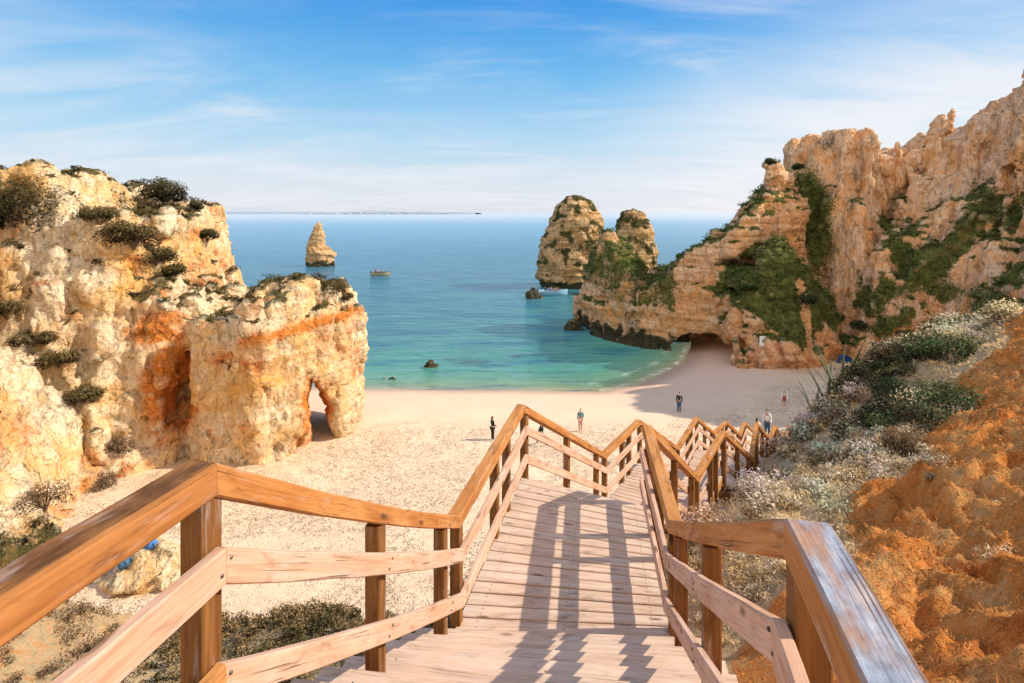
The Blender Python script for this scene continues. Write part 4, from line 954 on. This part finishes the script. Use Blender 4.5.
# ================================================================== SMALL THINGS
def small_things():
    # notice board on the mound's foot
    def nearest(px, py, cl='right_cliff', tol=9.):
        V = CLIFF_PTS[cl][0]; X = 512 + F * V[:, 0] / V[:, 1]; Y = 213 - F * V[:, 2] / V[:, 1]
        m = np.hypot(X - px, Y - py) < tol
        if not m.any(): m = np.hypot(X - px, Y - py) < tol * 4
        j = np.flatnonzero(m)[np.argmin(V[m][:, 1])]; return V[j], CLIFF_PTS[cl][1][j]
    small_things.nearest = nearest
    p, n = nearest(757, 335); root = empty('warning_sign', tuple(p + np.array([0, -.2, 0]))); tag(root, 'small white warning panel fixed to the ochre rock at the mound foot', 'sign')
    mb = MB(); beam(mb, (-.45, 0, 0), (.45, 0, 0), .03, 1.05, c=.004); mb.build('panel', paint('sign_white', (.80, .80, .79)), root)
    mb = MB(); mb.rings([[(x, -.018, z) for x, z in ((-.16, -.22), (.16, -.22), (.22, -.02), (.10, .24), (-.10, .24), (-.22, -.02))], [(x, -.022, z) for x, z in ((-.16, -.22), (.16, -.22), (.22, -.02), (.10, .24), (-.10, .24), (-.22, -.02))]])
    mb.build('pictogram', paint('sign_grey', (.30, .29, .30)), root)
    mb = MB(); mb.rings([[(x, y, z) for x, y in ((-.3, .012), (-.24, .012), (-.24, 1.), (-.3, 1.))] for z in (-.3, .3)]); mb.build('bracket', STEEL, root); mb = MB(); mb.rings([[(x, y, z) for x, y in ((.24, .012), (.3, .012), (.3, 1.), (.24, 1.))] for z in (-.3, .3)]); mb.build('bracket', STEEL, root)
    # blue bundle by the cliff foot: a folded beach shelter
    p = (36.2, 61.0, float(beach_z(np.array(36.2), np.array(61.0)))); root = empty('beach_tent', (p[0], p[1], p[2])); tag(root, 'small bright blue beach tent at the foot of the right cliff', 'tent')
    mb = MB(); R = []
    for i in range(9):
        a = math.pi * i / 8; x = -.75 * math.cos(a); z = .98 * math.sin(a) ** .8; R.append([(x, -.5 + .1 * math.sin(a), z), (x * .9, .1, z * .96), (x * .55, .65, z * .45), (x * .5, .6, z * .40), (x * .86, .1, z * .92), (x * .96, -.48 + .1 * math.sin(a), z * .96)])
    mb.rings(R); mb.build('canopy', BLUEC, root)
    mb = MB(); mb.rings([[(-.7, -.6, .02), (.7, -.6, .02), (.6, .5, .02), (-.6, .5, .02)], [(-.7, -.6, .05), (.7, -.6, .05), (.6, .5, .05), (-.6, .5, .05)]]); mb.build('groundsheet', NAVY, root)
    # bags on the boulder
    def bag(loc, rz, m, label):
        root = empty('beach_bag', loc, rz); tag(root, label, 'bag'); mb = MB(); R = []
        for i in range(9):
            t = i / 8; k = math.sin(math.pi * min(1, .12 + t * .84)) ** .5; R.append([(math.cos(a) * .30 * k, math.sin(a) * .20 * k, t * .42) for a in [j * math.tau / 12 for j in range(12)]])
        mb.rings(R); mb.build('bag_body', m, root, True)
        for s in (-1, 1):
            mb = MB(); mb.tube([(s * .12, -.17, .06), (s * .13, -.30, .2), (s * .11, -.16, .37)], .018, 6); mb.build('strap', BLACK, root)
        mb = MB(); mb.tube([(-.05, 0, .40), (0, 0, .47), (.05, 0, .40)], .012, 6); mb.build('handle', BLACK, root)
    bag((-16.05, 24.9, -15.0), .4, paint('bright_blue_nylon', (.07, .22, .55)), 'bright blue bag on top of the pale boulder')
    bag((-16.75, 24.2, -15.35), 1.2, paint('dull_blue_nylon', (.06, .15, .28)), 'darker dull blue bag at the shaded left edge of the pale boulder')
    # spiky agave on the ridge end
    for (px, py, Y, hgt, lab) in ((828, 406, 24.6, 1.6, 'tall spiky agave at the lower end of the scrub ridge, against the sand'), (841, 398, 24.2, 1.9, 'taller spiky agave just behind, higher on the scrub ridge end'), (816, 414, 25.0, 1.3, 'shorter spiky agave lowest on the scrub ridge end')):
        k = (px - 512) / F; ys = np.linspace(14, 30, 81); zz = hill_height(k * ys, ys); Y = float(ys[np.argmax(zz / ys)]); X = k * Y   # on the crest of the ridge
        g = float(hill_height(np.array([X]), np.array([Y]))[0])
        root = empty('agave_plant', (X, Y, g - .02)); tag(root, lab, 'plant')
        for k in range(11):
            a = k * 2.4; t = .12 + .035 * k; l = hgt * random.uniform(.75, 1.1); mb = MB(); R = []
            for i in range(6):
                u = i / 5; w = .055 * (1 - u) ** .7 + .002; c = Vector((math.cos(a) * math.sin(t + u * .25), math.sin(a) * math.sin(t + u * .25), math.cos(t + u * .2))) * (l * u); s = Vector((-math.sin(a), math.cos(a), 0)); nn = Vector((math.cos(a), math.sin(a), 0))
                R.append([c - s * w, c - nn * .012, c + s * w, c + nn * .012 * (1 - u)])
            mb.rings(R); mb.build('leaf', paint('agave_green', (.13, .15, .075) if k % 3 else (.13, .15, .075)), root)
        mb = MB(); mb.tube([(0, 0, -.9), (0, 0, .05)], [.07, .06], 7); mb.build('stem', BARK, root)

# ================================================================== VEGETATION
G_DARK, G_MID = (.018, .022, .008), (.10, .10, .035)
def cliff_scrub():
    """low scrub and grass tufts growing where the rock carries soil"""
    for cl, nt, lo, hi, lab, rr in (('left_cliff', 1500, (.03, .024, .010), (.17, .12, .045), 'olive brown scrub growing on the left cliff', (.22, .6)),
                               ('right_cliff', 4200, (.04, .06, .016), (.17, .21, .05), 'green scrub and grass on the right cliffs', (.25, .75))):
        V, N, at = CLIFF_PTS[cl]; w = np.clip(at['veg'] - .42, 0, 1) * (N[:, 2] > -.05) * (.4 + .6 * np.clip(N[:, 2], 0, 1)); w = w / w.sum()
        j = RNG.choice(len(V), nt, p=w); parts = []
        for q in j:
            r = RNG.uniform(*rr) * (1.35 if RNG.random() < .12 else 1); k = RNG.uniform(.7, 1.35); g = RNG.uniform(.85, 1.2)
            parts.append(bush_cloud(V[q] - N[q] * r * .15, r, int(34 + 40 * r), tuple(x * k for x in lo), (hi[0] * k * g, hi[1] * k, hi[2] * k), .085, .75, 4))
        o = foliage('cliff_scrub', parts); tag(o, lab, 'scrub', kind='stuff')
def slope_scrub():
    pale, straw, green = (.92, .79, .56), (.80, .59, .30), (.14, .142, .052)
    P = []; tries = 0
    stairs_c = np.array([[(a[0] + b[0]) / 2, (a[1] + b[1]) / 2] for a, b in zip(Lp, Rp)])
    fine_c = np.concatenate([stairs_c[:-1] + (stairs_c[1:] - stairs_c[:-1]) * t for t in np.linspace(0, 1, 8)])
    rx = lambda y: np.interp(y, [p[1] for p in Rp], [p[0] for p in Rp])
    lx = lambda y: np.interp(y, [p[1] for p in Lp], [p[0] for p in Lp])
    # right: dense scrub on the far part of the slope
    parts = []; n = 0
    while n < 860:
        y = RNG.uniform(6., 25); cr = np.interp(y, [5, 10, 12, 15, 20, 25, 31], [9.5, 9.8, 10.7, 13.0, 12.6, 13, 18]); x = RNG.uniform(rx(y) + .5, max(cr + .5, rx(y) + 1.5))
        if orange_mask(np.array(x), np.array(y)) > .35: continue
        z = float(hill_height(np.array([x]), np.array([y]))[0])
        band = fbm(np.array([[x * .22 + y * .1, y * .22 - x * .1, 3.]]), 3, 700)[0]
        near_edge = y - np.interp(x, [1.35, 3.86, 7.2, 10, 14], [3.3, 6.1, 9., 11., 13.])
        if near_edge < 1.6 and RNG.random() < .7: continue
        sx = (x - rx(y)) / (np.interp(y, [5, 10, 12, 15, 20, 25, 31], [9.5, 9.8, 10.7, 13.0, 12.6, 13, 18]) - rx(y)) + band * .35
        isg = (.46 < sx < .9 and RNG.random() < .93) or RNG.random() < .08
        if sx < .34 and RNG.random() < (.6 if y < 15 else .8): continue
        r = RNG.uniform(.26, .58) * (1.2 if y > 14 else .9) * (1.25 if isg else .95) * (.7 if y > 17.5 else 1)
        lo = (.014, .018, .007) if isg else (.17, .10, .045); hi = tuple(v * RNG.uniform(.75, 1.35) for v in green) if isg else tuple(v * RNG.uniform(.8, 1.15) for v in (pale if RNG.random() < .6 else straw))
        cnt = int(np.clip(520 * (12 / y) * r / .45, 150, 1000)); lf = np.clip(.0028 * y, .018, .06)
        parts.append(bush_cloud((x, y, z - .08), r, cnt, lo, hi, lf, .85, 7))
        if isg and RNG.random() < .3:        # pale seed heads over the green
            parts.append(bush_cloud((x + .05, y, z + r * .35), r * .8, int(cnt * .22), straw, pale, lf * .8, .8, 6))
        n += 1
    for i in range(420):                      # dry tussocks in the straw
        y = RNG.uniform(3.2, 11); x = rx(y) + RNG.uniform(.35, 3.6); z = float(hill_height(np.array([x]), np.array([y]))[0])
        om = orange_mask(np.array(x), np.array(y))
        if om > .5 and RNG.random() < .9: continue
        r = RNG.uniform(.09, .22); k = RNG.uniform(.75, 1.1)
        parts.append(bush_cloud((x, y, z - .03), r, int(1100 / y), (.30, .18, .08), tuple(v * k for v in (pale if i % 2 else straw)), .0021 * y + .002, .9, 5))
    # pale crest along the skyline
    for i in range(150):
        t = RNG.random(); x = np.interp(t, [0, .35, .7, 1], [10.2, 13.0, 12.4, 12.8]) + RNG.normal() * .35; y = np.interp(t, [0, .35, .7, 1], [11.7, 15.0, 19.8, 24]) + RNG.normal() * .3
        z = float(hill_height(np.array([x]), np.array([y]))[0]); r = RNG.uniform(.22, .42)
        parts.append(bush_cloud((x, y, z - .08), r, int(3000 / y), (.20, .13, .07), pale, .0022 * y, .85, 7))
    tag(foliage('hillside_scrub', parts), 'dry pale and dark green scrub covering the slope right of the stairs', 'scrub', kind='stuff')
    # left bank below the stairs
    parts = []; n = 0
    while n < 1000:
        y = 2 + 21 * RNG.random() ** .8; x = RNG.uniform(max(-12.5, -.62 * y - 1), lx(y) - .45)
        z = float(hill_height(np.array([x]), np.array([y]))[0])
        if z < beach_z(np.array(x), np.array(y)) + .15: continue
        r = RNG.uniform(.25, .6); k = RNG.uniform(.6, 1.2); br = RNG.random() < .65
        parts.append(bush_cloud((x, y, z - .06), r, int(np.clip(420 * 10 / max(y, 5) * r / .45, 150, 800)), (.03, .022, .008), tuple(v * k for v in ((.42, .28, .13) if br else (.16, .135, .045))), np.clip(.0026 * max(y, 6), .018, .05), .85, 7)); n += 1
    for i in range(220):
        x, y = RNG.uniform(-20, -10.5), RNG.uniform(9, 21)
        z = float(hill_height(np.array([x]), np.array([y]))[0]); r = RNG.uniform(.25, .65); k = RNG.uniform(.7, 1.2)
        if z < -15.7 or RNG.random() < .3: continue
        parts.append(bush_cloud((x, y, z - .06), r, 260, (.05, .03, .012), tuple(v * k for v in (.34, .22, .12)), .035, .85, 7))
    tag(foliage('bank_scrub', parts), 'dark olive and brown scrub on the bank left of the stairs', 'scrub', kind='stuff')
    # grass blades on the orange slope and the straw patch
    n = 70000; x = RNG.uniform(.9, 11., n); y = RNG.uniform(1.2, 13, n)
    ok = x > rx(y) + .28; x, y = x[ok], y[ok]; z = hill_height(x, y); om = orange_mask(x, y)
    e = .05; gx = (hill_height(x + e, y) - z) / e; gy = (hill_height(x, y + e) - z) / e
    nn = np.stack([-gx, -gy, np.ones_like(gx)], 1); nn /= np.linalg.norm(nn, axis=1)[:, None]
    D = nn * .7 + unit(len(x)) * .55 + np.array([-.25, -.1, .0]); D /= np.linalg.norm(D, axis=1)[:, None]
    c = np.where(om[:, None] > .5, np.array([[.80, .32, .08]]), np.array([[.95, .70, .40]])) * np.clip(1 + .3 * RNG.normal(size=(len(x), 1)), .4, 1.5)
    dist = np.hypot(x, y); ln = RNG.uniform(.03, .09, len(x)) * np.where(om > .5, .55, 1.)
    V = blades(np.stack([x, y, z - .01], 1), D, ln, .0008 * dist + .0009, np.concatenate([c, np.ones((len(x), 1))], 1))
    tag(foliage('dry_grass', [V]), 'short dry grass on the orange slope', 'grass', kind='stuff')
def named_bushes():
    near = small_things.nearest
    def at(px, py, cl, tol=4):
        p, n = near(px, py, cl, tol); return p
    ol, oh = (.016, .015, .006), (.105, .088, .030)
    p = at(14, 222, 'left_cliff', 6); make_bush('bush', tuple(p + np.array([-.4, .8, -1.0])), 3.3, 11000, ol, oh, 'large dark bush on the cliff edge at the far left', leaf=.105, flat=1.15, lobes=16)
    p = at(158, 196, 'left_cliff', 6); make_bush('bush', tuple(p + np.array([0, .6, -.2])), 2.1, 2600, ol, oh, 'dark bush crowning the middle of the left cliff top', leaf=.11, flat=.9, lobes=9)
    p = at(188, 204, 'left_cliff', 6); make_bush('bush', tuple(p + np.array([0, .6, -.1])), 1.3, 1300, ol, oh, 'low bush just right of the one crowning the left cliff', leaf=.10, flat=.6, lobes=7)
    p = at(138, 245, 'left_cliff', 6); make_bush('bush', tuple(p), 2.0, 2400, (.03, .022, .01), (.17, .12, .045), 'brownish bush on the ledge halfway up the left cliff', leaf=.10, flat=.7, lobes=9)
    p = at(213, 240, 'left_cliff', 6); make_bush('bush', tuple(p), 1.1, 1100, ol, oh, 'round dark bush on the seaward corner of the left cliff', leaf=.10, flat=.8)
    p = at(330, 284, 'left_cliff', 6); make_bush('bush', tuple(p + np.array([0, .4, -.3])), 1.15, 1700, ol, (.15, .11, .036), 'bush spilling over the top of the rock arch arm', leaf=.07, flat=.75, lobes=8)
    p = at(345, 294, 'left_cliff', 6); make_bush('bush', tuple(p + np.array([0, .2, -.3])), .85, 1000, ol, (.14, .10, .034), 'smaller bush hanging at the right end of the arch arm', leaf=.07, flat=.9, lobes=6)
    for (px, py, r, lab) in ((104, 222, 1.5, 'dark bush at the upper end of the diagonal scrub band on the left cliff'), (122, 236, 1.6, 'second bush down the diagonal scrub band on the left cliff'), (160, 262, 1.5, 'bush near the lower end of the diagonal scrub band on the left cliff'), (177, 272, 1.0, 'lowest bush of the diagonal scrub band, right above the arm'), (10, 316, 1.3, 'dark bush at the left picture edge on the near spur'), (34, 338, 1.2, 'bush below the edge one on the near spur'), (58, 366, 1.2, 'bush midway down the near spur of the left cliff'), (84, 396, 1.1, 'lowest bush on the near spur of the left cliff')):
        p = at(px, py, 'left_cliff', 6); make_bush('bush', tuple(p), r, 1700, (.035, .026, .010), (.19, .14, .05), lab, leaf=.085, flat=.7, lobes=9)
    for (px, py, r, lab) in ((122, 446, .95, 'dry brown bush at the foot of the left cliff where it meets the arm'), (101, 489, .8, 'rounded grey brown bush low on the sandy cliff foot'), (50, 505, 1.2, 'grey twiggy bush on the near left spur')):
        p = at(px, py, 'left_cliff', 6); make_bush('bush', tuple(p), r, 1300, (.06, .035, .016), (.32, .21, .12), lab, leaf=.055, flat=.9, lobes=8)
    # sparse tree on the right cliff top
    p = at(826, 160, 'right_cliff', 8); root = empty('bare_tree', tuple(p + np.array([0, .6, -.4]))); tag(root, 'thin sparse tree on the skyline of the right cliff', 'tree')
    mb = MB(); mb.tube([(0, 0, -.5), (.05, 0, .7), (.0, .1, 1.6)], [.12, .09, .05], 7); mb.build('trunk', BARK, root)
    mb = MB(); tips = []
    for k in range(16):
        a = k * 2.4; z0 = .4 + .07 * k; q = random.uniform(.7, 1.5); e = Vector((math.cos(a) * q, math.sin(a) * q, z0 + random.uniform(.7, 1.5))); m_ = Vector((math.cos(a) * q * .45, math.sin(a) * q * .45, z0 + .45))
        mb.tube([(0, 0, z0), m_, e], [.045, .03, .012], 5); tips += [e, m_.lerp(e, .6)]
    mb.build('branches', BARK, root)
    C = np.concatenate([np.array([t[:]]) + RNG.normal(size=(26, 3)) * .24 for t in tips])
    foliage('crown', [leaf_quads(C, unit(len(C)), .09, rgba((.13, .13, .07), len(C)), .5)], root)
    for (px, py, r, lab) in ((772, 168, .9, 'small dark shrub on the ochre crag left of the green gully'), (797, 166, 1.0, 'shrub on the skyline between ochre crag and thin tree'), (805, 300, 1.3, 'dark green bush on the side of the grassy mound'), (745, 290, 1.1, 'dark bush in the notch left of the grassy mound'), (858, 325, 1.2, 'dark green bush where mound meets the red slope')):
        p = at(px, py, 'right_cliff', 5); make_bush('bush', tuple(p), r, 900, (.015, .024, .008), (.06, .085, .022), lab, leaf=.11, flat=.8, lobes=7)
    # near shrubs beside the stairs
    for (x, y, r, lab, hi) in ((-1.55, 8.8, .62, 'dark olive bush beside the left rail of the first landing', (.11, .10, .032)), (-1.9, 6.6, .55, 'brown bush under the left rail of the top flight', (.22, .15, .06)), (5.4, 7.6, .42, 'small dry twiggy bush alone on the orange slope', (.38, .24, .12)), (8.9, 15.6, .6, 'pale dry bush hugging the right side of the lower landings', (.60, .42, .24))):
        z = float(hill_height(np.array([x]), np.array([y]))[0]); make_bush('bush', (x, y, z - .05), r, 1800, (.05, .035, .014), hi, lab, leaf=.022, flat=.95, lobes=9)

# ================================================================== LIGHT, SKY, CAMERA
def light_and_camera():
    w = bpy.data.worlds.new('World'); scene.world = w; w.use_nodes = True; nt = w.node_tree; nt.nodes.clear()
    s = M.__new__(M); s.nt = nt
    out = s.n('ShaderNodeOutputWorld'); bg = s.n('ShaderNodeBackground'); bg.inputs[1].default_value = 1.0
    sky = s.n('ShaderNodeTexSky', sky_type='NISHITA'); sky.sun_disc = False; sky.sun_elevation = SUN_EL; sky.sun_rotation = rad(90) - SUN_AZ; sky.air_density = 1.; sky.dust_density = .6; sky.ozone_density = 2.5
    sc = s.n('ShaderNodeVectorMath', operation='SCALE'); s.L(sky.outputs[0], sc.inputs[0]); sc.inputs['Scale'].default_value = .10
    d = s.n('ShaderNodeTexCoord').outputs['Generated']; x, y, z = s.sep(d)[:3]
    g = s.ramp(z, [(0., (.77, .81, .90)), (.05, (.72, .82, .93)), (.13, (.44, .74, .97)), (.23, (.18, .56, .96)), (.35, (.05, .36, .90)), (.5, (.36, .56, .92)), (.7, (.16, .40, .84)), (1., (.14, .34, .76))])
    c = s.mix(.18, g, sc.outputs[0])
    # cirrus: streaks stretched along a slanting direction on the sky plane
    div = s.math('ADD', s.math('MAXIMUM', z, 0.), .12)
    cx = s.math('DIVIDE', x, div); cy = s.math('DIVIDE', y, div); cv = s.n('ShaderNodeCombineXYZ'); s.L(cx, cv.inputs[0]); s.L(cy, cv.inputs[1])
    rot = s.n('ShaderNodeMapping'); s.L(cv.outputs[0], rot.inputs[0]); rot.inputs['Rotation'].default_value = (0, 0, 1.05); rot.inputs['Scale'].default_value = (.5, 1.15, 1); rot.inputs['Location'].default_value = (1.3, .4, 0)
    n1 = s.noise(rot.outputs[0], 1.1, 8, .62, .9); n2 = s.noise(cv.outputs[0], .35, 4)
    cl = s.math('MULTIPLY', s.ss(n1, .38, .82), s.ss(n2, .34, .62))
    right = s.math('MULTIPLY', s.ss(s.math('SUBTRACT', x, s.math('MULTIPLY', z, 1.2)), -.22, .42), s.ss(z, .45, .1))
    cl = s.math('MAXIMUM', s.math('MULTIPLY', cl, .85), s.math('MULTIPLY', s.math('ADD', s.math('MULTIPLY', right, .85), 0.), s.ss(n1, .3, .62, .55, 1.2)), clamp=False)
    hz = s.ss(z, .0, .25, .8, 0.); cl = s.math('MAXIMUM', cl, s.math('MULTIPLY', hz, s.ss(n1, .35, .7, .2, .9)))
    c = s.mix(s.math('MINIMUM', cl, .9), c, (.90, .91, .95))
    c = s.mix(s.ss(y, -.1, -.6, 0, .8), c, (1.4, 1.24, 1.02))  # warm brightness added to the unseen sky behind the camera, as fill light
    s.L(c, bg.inputs[0]); s.L(bg.outputs[0], out.inputs[0])
    sd = bpy.data.lights.new('Sun', 'SUN'); sd.energy = 5.0; sd.angle = rad(.55); sd.color = (1., .90, .74)
    so = bpy.data.objects.new('Sun', sd); COL.objects.link(so)
    v = Vector((math.cos(SUN_EL) * math.cos(SUN_AZ), math.cos(SUN_EL) * math.sin(SUN_AZ), math.sin(SUN_EL))); so.rotation_euler = v.to_track_quat('Z', 'Y').to_euler(); so.location = v * 50
    cd = bpy.data.cameras.new('Camera'); cd.sensor_width = 36; cd.lens = F / 1024 * 36; cd.shift_y = -128.5 / 1024; cd.clip_start = .05; cd.clip_end = 200000
    co = bpy.data.objects.new('Camera', cd); COL.objects.link(co); co.location = (0, 0, 0); co.rotation_euler = (rad(90), 0, 0); scene.camera = co
    scene.view_settings.view_transform = 'Standard'; scene.view_settings.look = 'None'; scene.view_settings.exposure = 0; scene.view_settings.gamma = 1
    scene.cycles.max_bounces = 6; scene.cycles.diffuse_bounces = 3

build_beach(); build_hill(); build_sea(); coast()
left_cliff(); right_cliff(); sea_stacks()
build_stairs(); people(); boats(); small_things(); cliff_scrub(); slope_scrub(); named_bushes()
light_and_camera()
for o in scene.objects:                      # lift everything so that the sea lies at z = 0
    if o.parent is None: o.location.z += CZ
